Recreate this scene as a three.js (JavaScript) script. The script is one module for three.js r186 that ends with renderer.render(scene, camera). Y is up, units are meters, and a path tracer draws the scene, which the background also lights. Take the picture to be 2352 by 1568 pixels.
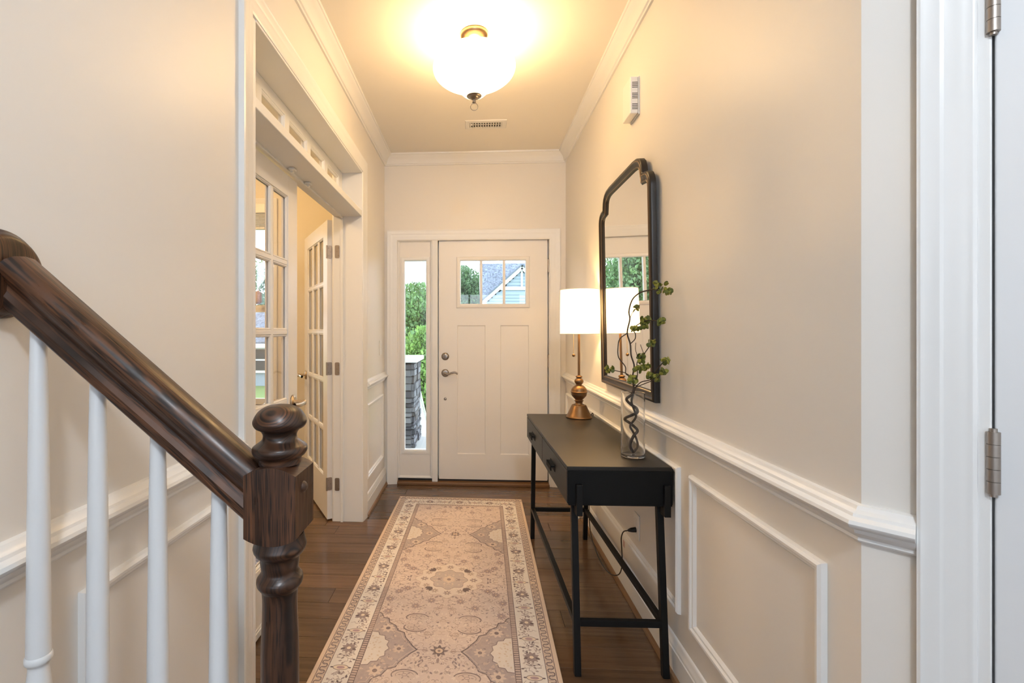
import * as THREE from 'three';
import { mergeGeometries, toCreasedNormals } from 'three/addons/utils/BufferGeometryUtils.js';
import { RoundedBoxGeometry } from 'three/addons/geometries/RoundedBoxGeometry.js';

// ---------------------------------------------------------------- camera, sky, exposure
const scene = new THREE.Scene();
const renderer = new THREE.WebGLRenderer({ antialias: true });
renderer.toneMapping = THREE.LinearToneMapping;
renderer.toneMappingExposure = 1.04;
renderer.shadowMap.enabled = true;
const FOCAL = 1090;
const camera = new THREE.PerspectiveCamera(2 * Math.atan(784 / FOCAL) * 180 / Math.PI, 2352 / 1568, 0.02, 200);
camera.position.set(0, 1.30, 0);
camera.rotation.y = 3.3 * Math.PI / 180;
camera.setViewOffset(2352, 1568, 149.8, 23, 2352, 1568);
// bright overcast sky
scene.background = new THREE.Color(0.84, 0.95, 1.10);
scene.backgroundIntensity = 4.2;
const WARM = new THREE.Color(1.0, 0.645, 0.29);          // colour of the household bulbs
const CEILING_LAMP = 0.82, CEILING_UPLIGHT = 1.5, TABLE_LAMP = 0.95, UNSEEN_STUDY_LAMP = 5, ADDED_FILL_LAMP = 6.6;  // study lamp is out of view; the last is an added fill

// ---------------------------------------------------------------- helpers
let seedState = 12345;
const rnd = () => { seedState = (seedState + 0x6d2b79f5) | 0; let t = Math.imul(seedState ^ (seedState >>> 15), 1 | seedState); t = (t + Math.imul(t ^ (t >>> 7), 61 | t)) ^ t; return ((t ^ (t >>> 14)) >>> 0) / 4294967296; };
const rr = (a, b) => a + (b - a) * rnd();
const P = (x, y, d) => new THREE.Vector3(x, y, -d);      // d = distance down the hall
const DEG = Math.PI / 180;
const taken = new Map();
const numbered = (n) => { const k = taken.get(n) ?? 0; taken.set(n, k + 1); return k ? n + '_' + String(k).padStart(3, '0') : n; };
function tag(o, label, category, group, kind) {
  o.userData.label = label; o.userData.category = category;
  if (group) o.userData.group = group;
  if (kind) o.userData.kind = kind;
  return o;
}
function thing(name, label, category, pos = [0, 0, 0], turn = 0, group, kind) {
  const o = new THREE.Group(); o.name = numbered(name); o.position.set(...pos); o.rotation.y = turn;
  scene.add(o); return tag(o, label, category, group, kind);
}
const struct = (name, label, category, pos, turn) => thing(name, label, category, pos, turn, null, 'structure');
function mesh(name, geo, mat, parent) {
  const list = Array.isArray(geo) ? geo : [geo];
  const g = list.length > 1 ? mergeGeometries(list.map(plain)) : list[0];
  const m = new THREE.Mesh(g, mat); m.name = name; m.castShadow = m.receiveShadow = true;
  if (parent) parent.add(m);
  return m;
}
function one(name, geo, mat, label, category, group, kind) {
  const m = mesh(numbered(name), geo, mat); scene.add(m); return tag(m, label, category, group, kind);
}
function plain(g) {
  const r = g.index ? g.toNonIndexed() : g.clone();
  for (const k of Object.keys(r.attributes)) if (!['position', 'normal', 'uv'].includes(k)) r.deleteAttribute(k);
  return r;
}
// uv in metres by the dominant direction of each face
function uvBox(g) {
  const r = plain(g), p = r.attributes.position, n = r.attributes.normal, uv = new Float32Array(p.count * 2);
  for (let i = 0; i < p.count; i++) {
    const ax = Math.abs(n.getX(i)), ay = Math.abs(n.getY(i)), az = Math.abs(n.getZ(i));
    const x = p.getX(i), y = p.getY(i), z = p.getZ(i);
    const [u, v] = ax >= ay && ax >= az ? [z, y] : ay >= az ? [x, z] : [x, y];
    uv[2 * i] = u; uv[2 * i + 1] = v;
  }
  r.setAttribute('uv', new THREE.BufferAttribute(uv, 2));
  return r;
}
// uv for wood: u along the grain
function uvGrain(g, axis, off = 0) {
  const r = plain(g), p = r.attributes.position, uv = new Float32Array(p.count * 2), A = 'xyz'.indexOf(axis);
  for (let i = 0; i < p.count; i++) {
    const c = [p.getX(i), p.getY(i), p.getZ(i)], u = c[A], o = c.filter((_, k) => k !== A);
    uv[2 * i] = u + off; uv[2 * i + 1] = o[0] + o[1] * 0.83 + off * 0.37;
  }
  r.setAttribute('uv', new THREE.BufferAttribute(uv, 2));
  return r;
}
// box from corner to corner; d runs down the hall
function box(x0, x1, y0, y1, d0, d1) {
  const g = new THREE.BoxGeometry(Math.abs(x1 - x0), Math.abs(y1 - y0), Math.abs(d1 - d0));
  g.translate((x0 + x1) / 2, (y0 + y1) / 2, -(d0 + d1) / 2);
  return uvBox(g);
}
function rbox(x0, x1, y0, y1, d0, d1, r = 0.003, seg = 1) {
  const w = Math.abs(x1 - x0), h = Math.abs(y1 - y0), d = Math.abs(d1 - d0);
  const g = new RoundedBoxGeometry(w, h, d, seg, Math.min(r, w / 2.1, h / 2.1, d / 2.1));
  g.translate((x0 + x1) / 2, (y0 + y1) / 2, -(d0 + d1) / 2);
  return uvBox(g);
}
const lathe = (pts, seg = 40) => new THREE.LatheGeometry(pts.map(([r, y]) => new THREE.Vector2(r, y)), seg);
function smoothPts(pts, n) { return new THREE.CatmullRomCurve3(pts.map(([a, b]) => new THREE.Vector3(a, b, 0)), false, 'centripetal').getPoints(n).map((v) => [Math.max(0, v.x), v.y]); }
function tube(pts, r, seg = 48, rad = 8, closed = false) {
  return new THREE.TubeGeometry(new THREE.CatmullRomCurve3(pts, closed, 'centripetal'), seg, r, rad, closed);
}
function rod(a, b, r, r2 = r, seg = 10) {
  const d = b.clone().sub(a), g = new THREE.CylinderGeometry(r2, r, d.length(), seg);
  g.applyQuaternion(new THREE.Quaternion().setFromUnitVectors(new THREE.Vector3(0, 1, 0), d.normalize()));
  const m = a.clone().add(b).multiplyScalar(0.5); g.translate(m.x, m.y, m.z); return g;
}
// square bar between two points, sides kept upright
function bar(a, b, w, h = w) {
  const d = b.clone().sub(a), L = d.length(), z = d.clone().normalize();
  let x = new THREE.Vector3(0, 1, 0).cross(z); if (x.lengthSq() < 1e-4) x.set(1, 0, 0); x.normalize();
  const y = z.clone().cross(x), g = new RoundedBoxGeometry(w, h, L, 1, Math.min(w, h) * 0.08);
  const m = new THREE.Matrix4().makeBasis(x, y, z).setPosition(a.clone().add(b).multiplyScalar(0.5));
  g.applyMatrix4(m); return plain(g);
}
// Sweep a profile [[a, b] ...] along a 2-D path: a is the offset to the left of the path, b the third axis; mapped to space by map(p, q, b).
function sweep(path, closed, profile, map, crease = 0.6) {
  const n = path.length, left = [];
  for (let i = 0; i < n; i++) {
    const prev = closed || i > 0 ? path[(i + n - 1) % n] : null, next = closed || i < n - 1 ? path[(i + 1) % n] : null, c = path[i];
    const dir = (s, e) => { const x = e[0] - s[0], y = e[1] - s[1], l = Math.hypot(x, y) || 1; return [-y / l, x / l]; };
    const n1 = prev ? dir(prev, c) : dir(c, next), n2 = next ? dir(c, next) : n1;
    const sx = n1[0] + n2[0], sy = n1[1] + n2[1], k = 2 / Math.max(0.2, sx * sx + sy * sy);
    left.push([sx * k, sy * k]);
  }
  const at = (i, j) => { const [p, q] = path[i], [lx, ly] = left[i], [a, b] = profile[j]; return map(p + lx * a, q + ly * a, b); };
  const pos = [], uv = []; let s = 0; const run = [0];
  for (let i = 1; i <= n; i++) { const a = path[i - 1], b = path[i % n]; s += Math.hypot(b[0] - a[0], b[1] - a[1]); run.push(s); }
  const across = [0]; for (let j = 1; j < profile.length; j++) across.push(across[j - 1] + Math.hypot(profile[j][0] - profile[j - 1][0], profile[j][1] - profile[j - 1][1]));
  const last = closed ? n : n - 1;
  for (let i = 0; i < last; i++) for (let j = 0; j < profile.length - 1; j++) {
    const k = (i + 1) % n, A = at(i, j), B = at(k, j), C = at(k, j + 1), Dd = at(i, j + 1);
    for (const v of [A, B, C, A, C, Dd]) pos.push(v.x, v.y, v.z);
    const a = [run[i], across[j]], b = [run[i + 1], across[j]], c = [run[i + 1], across[j + 1]], d = [run[i], across[j + 1]];
    for (const t of [a, b, c, a, c, d]) uv.push(...t);
  }
  if (!closed) for (const [i, flip] of [[0, 0], [n - 1, 1]]) {     // end caps
    const shape = profile.map(([a, b]) => new THREE.Vector2(a, b)), tris = THREE.ShapeUtils.triangulateShape(shape, []);
    for (const t of tris) for (const j of flip ? t : [...t].reverse()) { const v = at(i, j); pos.push(v.x, v.y, v.z); uv.push(...profile[j]); }
  }
  const g = new THREE.BufferGeometry();
  g.setAttribute('position', new THREE.Float32BufferAttribute(pos, 3));
  g.setAttribute('uv', new THREE.Float32BufferAttribute(uv, 2));
  g.computeVertexNormals();
  return toCreasedNormals(g, crease);
}
const rectPath = (x0, x1, y0, y1) => [[x0, y0], [x1, y0], [x1, y1], [x0, y1]];   // counter-clockwise: left is inwards
function extrude(pts, depth, bevel = 0) {
  const s = new THREE.Shape(pts.map(([x, y]) => new THREE.Vector2(x, y)));
  return new THREE.ExtrudeGeometry(s, { depth, bevelEnabled: bevel > 0, bevelSize: bevel, bevelThickness: bevel, bevelSegments: 2, steps: 1 });
}

// ---------------------------------------------------------------- procedural textures
function hash(x, y, s) { let h = Math.imul(x, 374761393) ^ Math.imul(y, 668265263) ^ Math.imul(s, 2147483647); h = Math.imul(h ^ (h >>> 13), 1274126177); return ((h ^ (h >>> 16)) >>> 0) / 4294967296; }
function pn(u, v, nx, ny, s) {             // periodic value noise, u v in 0..1
  const x = u * nx, y = v * ny, xi = Math.floor(x), yi = Math.floor(y), f = (t) => t * t * (3 - 2 * t), fx = f(x - xi), fy = f(y - yi);
  const h = (a, b) => hash(((a % nx) + nx) % nx, ((b % ny) + ny) % ny, s);
  return (h(xi, yi) * (1 - fx) + h(xi + 1, yi) * fx) * (1 - fy) + (h(xi, yi + 1) * (1 - fx) + h(xi + 1, yi + 1) * fx) * fy;
}
function makeTex(w, h, fn, srgb = true) {
  const data = new Uint8Array(w * h * 4);
  for (let y = 0; y < h; y++) for (let x = 0; x < w; x++) {
    const c = fn((x + 0.5) / w, (y + 0.5) / h), o = (y * w + x) * 4;
    for (let k = 0; k < 3; k++) data[o + k] = Math.max(0, Math.min(255, c[k]));
    data[o + 3] = 255;
  }
  const t = new THREE.DataTexture(data, w, h, THREE.RGBAFormat);
  t.wrapS = t.wrapT = THREE.RepeatWrapping; t.magFilter = THREE.LinearFilter; t.minFilter = THREE.LinearMipmapLinearFilter; t.generateMipmaps = true;
  if (srgb) t.colorSpace = THREE.SRGBColorSpace;
  t.needsUpdate = true; return t;
}
const rep = (t, u, v, ou = 0, ov = 0) => { const c = t.clone(); c.repeat.set(u, v); c.offset.set(ou, ov); c.needsUpdate = true; return c; };
const mix = (a, b, t) => a.map((v, i) => v + (b[i] - v) * t);

const orangePeel = rep(makeTex(256, 256, (u, v) => { const n = 0.5 * pn(u, v, 90, 90, 1) + 0.5 * pn(u, v, 40, 40, 2); return [n * 255, n * 255, n * 255]; }, false), 2, 2);
const oakTex = makeTex(1024, 512, (u, v) => {
  const warp = 0.05 * pn(u, v, 4, 4, 11), band = pn(u, v + warp, 3, 26, 12), fine = pn(u, v + warp, 8, 150, 13), pore = pn(u, v + warp * 0.5, 22, 256, 14), cloud = pn(u, v, 5, 7, 15);
  let c = mix([42, 25, 16], [124, 80, 51], 0.55 * band + 0.45 * fine);
  c = mix(c, [32, 20, 14], Math.max(0, cloud - 0.5) * 0.9);
  c = mix(c, [22, 13, 9], Math.min(0.85, Math.max(0, pore - 0.5) * 2.4));
  return c;
});
const oakRough = makeTex(256, 256, (u, v) => { const n = 70 + 60 * pn(u, v, 16, 120, 31) + 30 * pn(u, v, 6, 6, 32); return [n, n, n]; }, false);
function floorTex(seed, dark) {
  return makeTex(1024, 128, (u, v) => {
    const warp = 0.10 * pn(u, v, 5, 2, seed), a = pn(u, v + warp, 4, 9, seed + 1), b = pn(u, v + warp, 16, 60, seed + 2), c2 = pn(u, v, 7, 3, seed + 3), p = pn(u, v, 120, 128, seed + 4);
    let c = mix([84, 62, 45], [124, 95, 70], 0.5 * a + 0.3 * b + 0.2 * p);
    c = mix(c, [98, 74, 54], 0.5 * c2);
    const kx = hash(seed, 1, 5), ky = 0.25 + 0.5 * hash(seed, 2, 5), r = Math.hypot((u - kx) * 24, (v - ky) * 5);
    if (r < 0.5) c = mix([40, 27, 18], c, Math.min(1, r / 0.5));
    return c.map((q) => q * dark);
  });
}
const planeWood = [floorTex(51, 1.0), floorTex(62, 0.92), floorTex(73, 1.06), floorTex(84, 0.86), floorTex(95, 0.97)];

// ---------------------------------------------------------------- materials
const std = (o) => new THREE.MeshStandardMaterial(o), phys = (o) => new THREE.MeshPhysicalMaterial(o);
const M = {
  wall: std({ color: new THREE.Color().setRGB(0.77, 0.738, 0.69), roughness: 0.42, bumpMap: orangePeel, bumpScale: 0.00012 }),
  studyWall: std({ color: new THREE.Color().setRGB(0.76, 0.69, 0.55), roughness: 0.5, bumpMap: orangePeel, bumpScale: 0.00012 }),
  ceiling: std({ color: new THREE.Color().setRGB(0.86, 0.82, 0.75), roughness: 0.85, bumpMap: orangePeel, bumpScale: 0.0002 }),
  trim: std({ color: new THREE.Color().setRGB(0.80, 0.795, 0.78), roughness: 0.32, side: THREE.DoubleSide }),
  door: std({ color: new THREE.Color().setRGB(0.81, 0.785, 0.75), roughness: 0.35 }),
  spindle: std({ color: new THREE.Color().setRGB(0.74, 0.75, 0.76), roughness: 0.3 }),
  plastic: std({ color: new THREE.Color().setRGB(0.80, 0.78, 0.74), roughness: 0.4 }),
  slot: std({ color: new THREE.Color().setRGB(0.05, 0.042, 0.035), roughness: 0.9 }),  // dark colour standing in for the shade inside openings
  oak: phys({ color: 0xffffff, map: rep(oakTex, 1.4, 4), roughness: 0.85, roughnessMap: rep(oakRough, 2, 8), clearcoat: 0.12, clearcoatRoughness: 0.34, bumpMap: rep(oakTex, 1.4, 4), bumpScale: 0.00012 }),
  shoe: std({ color: 0x8a6a4c, roughness: 0.5 }),
  nickel: std({ color: new THREE.Color().setRGB(0.32, 0.28, 0.245), metalness: 1, roughness: 0.30 }),
  warmNickel: std({ color: new THREE.Color().setRGB(0.62, 0.50, 0.36), metalness: 1, roughness: 0.28 }),
  hinge: std({ color: new THREE.Color().setRGB(0.40, 0.35, 0.31), metalness: 1, roughness: 0.42 }),
  brassDark: std({ color: new THREE.Color().setRGB(0.23, 0.13, 0.06), metalness: 0.85, roughness: 0.40 }),
  black: phys({ color: new THREE.Color().setRGB(0.006, 0.006, 0.006), roughness: 0.6, specularIntensity: 0.35 }),
  blackTop: phys({ color: new THREE.Color().setRGB(0.016, 0.014, 0.012), roughness: 0.42, specularIntensity: 0.7 }),
  blackMetal: phys({ color: new THREE.Color().setRGB(0.007, 0.007, 0.007), roughness: 0.5, specularIntensity: 0.4 }),
  frame: phys({ color: new THREE.Color().setRGB(0.020, 0.015, 0.012), roughness: 0.34, specularIntensity: 0.7, side: THREE.DoubleSide }),
  frameRub: std({ color: new THREE.Color().setRGB(0.16, 0.105, 0.06), metalness: 0.4, roughness: 0.35, side: THREE.DoubleSide }),
  mirror: std({ color: new THREE.Color().setRGB(0.90, 0.90, 0.88), metalness: 1, roughness: 0.0 }),
  pane: phys({ color: 0xffffff, transmission: 1, roughness: 0, thickness: 0, ior: 1.5 }),
  glassSolid: phys({ color: 0xffffff, transmission: 1, roughness: 0.0, thickness: 0.01, ior: 1.5 }),
  branch: std({ color: new THREE.Color().setRGB(0.045, 0.030, 0.020), roughness: 0.75 }),
  leafA: phys({ color: new THREE.Color().setRGB(0.25, 0.25, 0.032), roughness: 0.6, transmission: 0.1, thickness: 0, side: THREE.DoubleSide }),
  leafB: phys({ color: new THREE.Color().setRGB(0.10, 0.12, 0.016), roughness: 0.6, transmission: 0.1, thickness: 0, side: THREE.DoubleSide }),
  cord: std({ color: new THREE.Color().setRGB(0.012, 0.010, 0.009), roughness: 0.5 }),
  wood: std({ color: 0xc9a06a, roughness: 0.5 }),
};
M.planks = planeWood.flatMap((t, i) => [0, 0.37].map((o, k) => std({ color: 0xffffff, map: rep(t, 0.55, 7.87, o + 0.13 * i, 0), roughness: 0.38, roughnessMap: rep(oakRough, 1, 6, o, o) })));

// ---------------------------------------------------------------- dimensions (metres)
const XR = 0.765, XL = -0.765, XS = -0.951, DF = 4.02, H = 2.80;
const OP0 = 1.617, OP1 = 3.197, HEAD = 2.385;          // opening into the study
const LEFT_END = 0.62, STAIR_END = -0.40, BACK = -4.0, RX0 = -3.7, RX1 = 3.4;

// ---------------------------------------------------------------- floor: planks across the hall
const floor = struct('floor', 'dark brown plank floor running across the hall', 'floor');
mesh('subfloor', box(RX0 - 0.1, RX1 + 0.1, -0.20, -0.0125, BACK - 0.1, DF + 0.14), std({ color: 0x2a1d14, roughness: 0.9 }), floor);
{
  const cache = new Map(), PW = 0.127;
  const geoOf = (L) => { const k = L.toFixed(2); if (!cache.has(k)) { const g = new RoundedBoxGeometry(L - 0.0012, 0.012, PW - 0.0012, 1, 0.0012); g.translate(0, -0.006, 0); const q = uvBox(g); cache.set(k, q); } return cache.get(k); };
  let row = 0;
  for (let d = DF - 0.001 + 0.0; d > BACK; d -= PW, row++) {
    const mid = d - PW / 2, x0 = RX0, x1 = mid > 0.985 ? XR + 0.01 : mid > -0.45 ? 1.7 : RX1;
    let x = x0, first = true;
    while (x < x1 - 0.01) {
      let L = first ? 0.3 + 1.5 * hash(row, 3, 9) : [1.22, 1.52, 1.83, 1.52][Math.floor(hash(row, Math.round(x * 100), 8) * 4)];
      L = Math.round(L * 20) / 20; first = false;
      if (x + L > x1 - 0.25) L = x1 - x;
      const m = new THREE.Mesh(geoOf(L), M.planks[Math.floor(hash(row, Math.round(x * 37), 4) * M.planks.length)]);
      m.name = 'plank'; m.castShadow = m.receiveShadow = true; m.position.set(x + L / 2, 0, -(mid)); floor.add(m);
      x += L;
    }
  }
}

// ---------------------------------------------------------------- walls and ceiling
one('ceiling', box(RX0 - 0.1, RX1 + 0.1, H, H + 0.15, BACK - 0.1, DF + 0.14), M.ceiling, 'flat cream ceiling over the hall', 'ceiling', null, 'structure');
one('wall_right', box(XR, XR + 0.12, 0, H, 0.985, DF), M.wall, 'beige hall wall behind the black console and mirror', 'wall', null, 'structure');
one('wall_left', [box(XS, XL, 0, H, LEFT_END, OP0 - 0.026), box(XS, XL, HEAD + 0.012, H, OP0 - 0.026, OP1 + 0.012), box(XS, XL, 0, H, OP1 + 0.012, DF)], M.wall, 'beige hall wall holding the french door opening behind the stair railing', 'wall', null, 'structure');
const SWX0 = -2.72, SWX1 = -1.79, SWY0 = 0.66, SWY1 = 2.36;   // study window opening
one('wall_front', [
  box(-0.951, -0.665, 0, H, DF, DF + 0.14), box(0.640, XR + 0.12, 0, H, DF, DF + 0.14), box(-0.665, 0.640, 2.095, H, DF, DF + 0.14),
], M.wall, 'tan end wall around and above the white entry door', 'wall', null, 'structure');
one('wall_study_front', [
  box(RX0, SWX0, 0, H, DF, DF + 0.14), box(SWX1, XS, 0, H, DF, DF + 0.14), box(SWX0, SWX1, 0, SWY0, DF, DF + 0.14), box(SWX0, SWX1, SWY1, H, DF, DF + 0.14),
], M.studyWall, 'golden study wall around the window seen through the french doors', 'wall', null, 'structure');
one('wall_study_lining', [box(XS - 0.012, XS, 0, H, 0.75, OP0 - 0.09), box(XS - 0.012, XS, HEAD + 0.09, H, OP0 - 0.09, OP1 + 0.09), box(XS - 0.012, XS, 0, H, OP1 + 0.09, DF)], M.studyWall, 'golden study face of the hall partition behind the open french door', 'wall', null, 'structure');
one('wall_study_side', box(RX0 - 0.12, RX0, 0, H, 0.75, DF), M.studyWall, 'golden far wall inside the study', 'wall', null, 'structure');
one('wall_stairwell_far', box(RX0, XS, 0, H, LEFT_END, 0.75), M.wall, 'beige wall between the stairwell and the study', 'wall', null, 'structure');
one('wall_stairwell_near', box(RX0, XL, 0, H, STAIR_END - 0.12, STAIR_END), M.wall, 'beige near wall of the stairwell', 'wall', null, 'structure');
one('wall_stairwell_end', box(RX0 - 0.12, RX0, 0, H, BACK, 0.75), M.wall, 'beige end wall at the top of the stairwell', 'wall', null, 'structure');
// bevelled wall with the white door, local frame: x along the wall, z out of it
const bevel = new THREE.Group(); bevel.position.copy(P(XR, 0, 0.985)); bevel.rotation.y = -45 * DEG; bevel.updateMatrixWorld(true);
const inBevel = (g) => { const r = plain(g); r.applyMatrix4(bevel.matrixWorld); return r; };
const lb = (x0, x1, y0, y1, z0, z1) => { const g = new THREE.BoxGeometry(x1 - x0, y1 - y0, z1 - z0); g.translate((x0 + x1) / 2, (y0 + y1) / 2, (z0 + z1) / 2); return uvBox(g); };
const lrb = (x0, x1, y0, y1, z0, z1, r = 0.003) => { const g = new RoundedBoxGeometry(x1 - x0, y1 - y0, z1 - z0, 1, r); g.translate((x0 + x1) / 2, (y0 + y1) / 2, (z0 + z1) / 2); return uvBox(g); };
const BD0 = 0.156, BD1 = 0.93;                          // door opening in the bevelled wall
one('wall_bevel', [inBevel(lb(0, BD0, 0, H, -0.12, 0)), inBevel(lb(BD0, BD1, 2.07, H, -0.12, 0)), inBevel(lb(BD1, 1.10, 0, H, -0.12, 0))], M.wall, 'short pale angled wall between the hall corner and the white door', 'wall', null, 'structure');
const BX = XR + 1.10 * Math.SQRT1_2, BDD = 0.985 - 1.10 * Math.SQRT1_2;
one('wall_side', [box(BX, BX + 0.12, 0, H, -0.45, BDD), box(BX, RX1, 0, H, -0.57, -0.45)], M.wall, 'beige side wall past the white door', 'wall', null, 'structure');
one('wall_room', [box(RX1, RX1 + 0.12, 0, H, BACK, -0.45)], M.wall, 'beige wall of the room behind the hall', 'wall', null, 'structure');
// out-of-view back wall, its three tall windows placed to daylight the near hall
const WB = [[-3.2, -1.35], [-1.05, 0.80], [1.10, 2.95]], WBY0 = 0.85, WBY1 = 2.3;
one('wall_back', [
  box(RX0, -3.2, 0, H, BACK - 0.14, BACK), box(-1.35, -1.05, 0, H, BACK - 0.14, BACK), box(0.80, 1.10, 0, H, BACK - 0.14, BACK), box(2.95, RX1 + 0.12, 0, H, BACK - 0.14, BACK),
  ...WB.flatMap(([a, b]) => [box(a, b, 0, WBY0, BACK - 0.14, BACK), box(a, b, WBY1, H, BACK - 0.14, BACK)]),
], M.wall, 'unseen beige back wall with three tall windows that daylight the hall', 'wall', null, 'structure');
WB.forEach(([a, b], i) => {
  const w = struct('window_' + (6 + i), ['unseen tall white window behind the hall, placed to daylight it, first of three', 'unseen tall white window behind the hall, placed to daylight it, middle of three', 'unseen tall white window behind the hall, placed to daylight it, last of three'][i], 'window');
  const d0 = BACK - 0.09, d1 = BACK - 0.04;
  mesh('frame', [box(a, a + 0.05, WBY0, WBY1, d0, d1), box(b - 0.05, b, WBY0, WBY1, d0, d1), box(a, b, WBY0, WBY0 + 0.06, d0, d1), box(a, b, WBY1 - 0.06, WBY1, d0, d1)], M.trim, w);
  mesh('mullion', [box((a + b) / 2 - 0.02, (a + b) / 2 + 0.02, WBY0, WBY1, d0, d1)], M.trim, w);
  mesh('pane', box(a + 0.05, (a + b) / 2 - 0.02, WBY0 + 0.06, WBY1 - 0.06, BACK - 0.067, BACK - 0.063), M.pane, w);
  mesh('pane', box((a + b) / 2 + 0.02, b - 0.05, WBY0 + 0.06, WBY1 - 0.06, BACK - 0.067, BACK - 0.063), M.pane, w);
});

// ---------------------------------------------------------------- mouldings
const CROWN = [[0, -0.088], [0.010, -0.088], [0.013, -0.080], [0.020, -0.076], [0.024, -0.066], [0.030, -0.048], [0.042, -0.032], [0.054, -0.022], [0.060, -0.014], [0.066, -0.012], [0.068, 0], [0, 0]];
const RAIL = [[0, 0], [0.007, 0.001], [0.010, 0.005], [0.009, 0.011], [0.013, 0.015], [0.019, 0.021], [0.021, 0.029], [0.027, 0.030], [0.033, 0.034], [0.036, 0.041], [0.034, 0.048], [0.028, 0.052], [0.024, 0.054], [0.022, 0.060], [0.014, 0.066], [0.010, 0.073], [0, 0.075]];
const BASE = [[0, 0], [0.016, 0], [0.016, 0.100], [0.013, 0.104], [0.013, 0.112], [0.010, 0.118], [0.007, 0.134], [0.004, 0.142], [0, 0.145]];
const SHOE = [[0.016, 0], [0.030, 0], [0.030, 0.010], [0.026, 0.017], [0.016, 0.020]];
const CASING = [[0, 0], [0, 0.019], [0.006, 0.021], [0.014, 0.018], [0.034, 0.017], [0.040, 0.014], [0.060, 0.013], [0.070, 0.010], [0.080, 0.010], [0.086, 0.007], [0.089, 0]];   // a measured from the outer edge inwards
const PANEL = [[0, 0], [0.002, 0.012], [0.008, 0.017], [0.015, 0.016], [0.020, 0.010], [0.026, 0.009], [0.030, 0.004], [0.034, 0]];
// horizontal run: path in (x, z), so "left of the path" is into the room
const level = (y) => (p, q, b) => new THREE.Vector3(p, y + b, q);
const hall = [[XL, -LEFT_END], [XL, -DF], [XR, -DF], [XR, -0.985], [XR + 1.10 * Math.SQRT1_2, -0.985 + 1.10 * Math.SQRT1_2]];
const intoRoom = (prof) => prof;
one('trim_1', sweep(hall, false, intoRoom(CROWN), level(H)), M.trim, 'white crown moulding around the hall ceiling', 'crown moulding', null, 'structure');
const RY = 0.884;
const yOf = (o) => o;
function rails(path, base) {
  return { rail: sweep(path, false, intoRoom(RAIL), level(RY)), base: sweep(path, false, intoRoom(BASE), level(0)), shoe: sweep(path, false, intoRoom(SHOE), level(0)) };
}
const rightRun = [[XR, -DF], [XR, -0.985], [XR + 0.0785 * Math.SQRT1_2, -0.985 + 0.0785 * Math.SQRT1_2]];
const leftNear = [[XL, -LEFT_END], [XL, -(OP0 - 0.115)]], leftFar = [[XL, -(OP1 + 0.092)], [XL, -DF]];
let r = rails(rightRun);
one('trim_2', r.rail, M.trim, 'white chair rail along the wall behind the console, wrapping the angled corner', 'chair rail', null, 'structure');
{ const b = struct('baseboard_right', 'white baseboard with wood shoe under the black console', 'baseboard'); mesh('board', r.base, M.trim, b); mesh('shoe_moulding', r.shoe, M.shoe, b).userData.label = 'brown wood shoe moulding'; }
r = rails(leftNear);
one('trim_3', r.rail, M.trim, 'white chair rail behind the stair balusters', 'chair rail', null, 'structure');
{ const b = struct('baseboard_stair', 'white baseboard behind the stair balusters', 'baseboard'); mesh('board', r.base, M.trim, b); mesh('shoe_moulding', r.shoe, M.shoe, b); }
r = rails(leftFar);
one('trim_4', r.rail, M.trim, 'short white chair rail between the french door casing and the entry door', 'chair rail', null, 'structure');
{ const b = struct('baseboard_left', 'short white baseboard between the french door casing and the entry door', 'baseboard'); mesh('board', r.base, M.trim, b); mesh('shoe_moulding', r.shoe, M.shoe, b).userData.label = 'brown wood shoe moulding'; }
// panel mouldings: frames lying on a wall
const onRight = (p, q, b) => new THREE.Vector3(XR - b, q, -p), onLeft = (p, q, b) => new THREE.Vector3(XL + b, q, -p);
[[1.075, 1.715, 'white panel moulding nearest the angled corner'], [1.805, 3.21, 'long white panel moulding behind the console'], [3.30, 3.955, 'white panel moulding beside the entry door, behind the lamp']].forEach(([a, b, label], i) =>
  one('trim_' + (5 + i), sweep(rectPath(a, b, 0.25, 0.797), true, PANEL, onRight), M.trim, label, 'panel moulding', null, 'structure'));
one('trim_8', sweep(rectPath(0.875, 1.42, 0.245, 0.795), true, PANEL, onLeft), M.trim, 'white panel moulding behind the stair balusters', 'panel moulding', null, 'structure');
one('trim_9', sweep(rectPath(3.325, 3.90, 0.25, 0.785), true, PANEL, onLeft), M.trim, 'white panel moulding between french door casing and entry door', 'panel moulding', null, 'structure');

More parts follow.
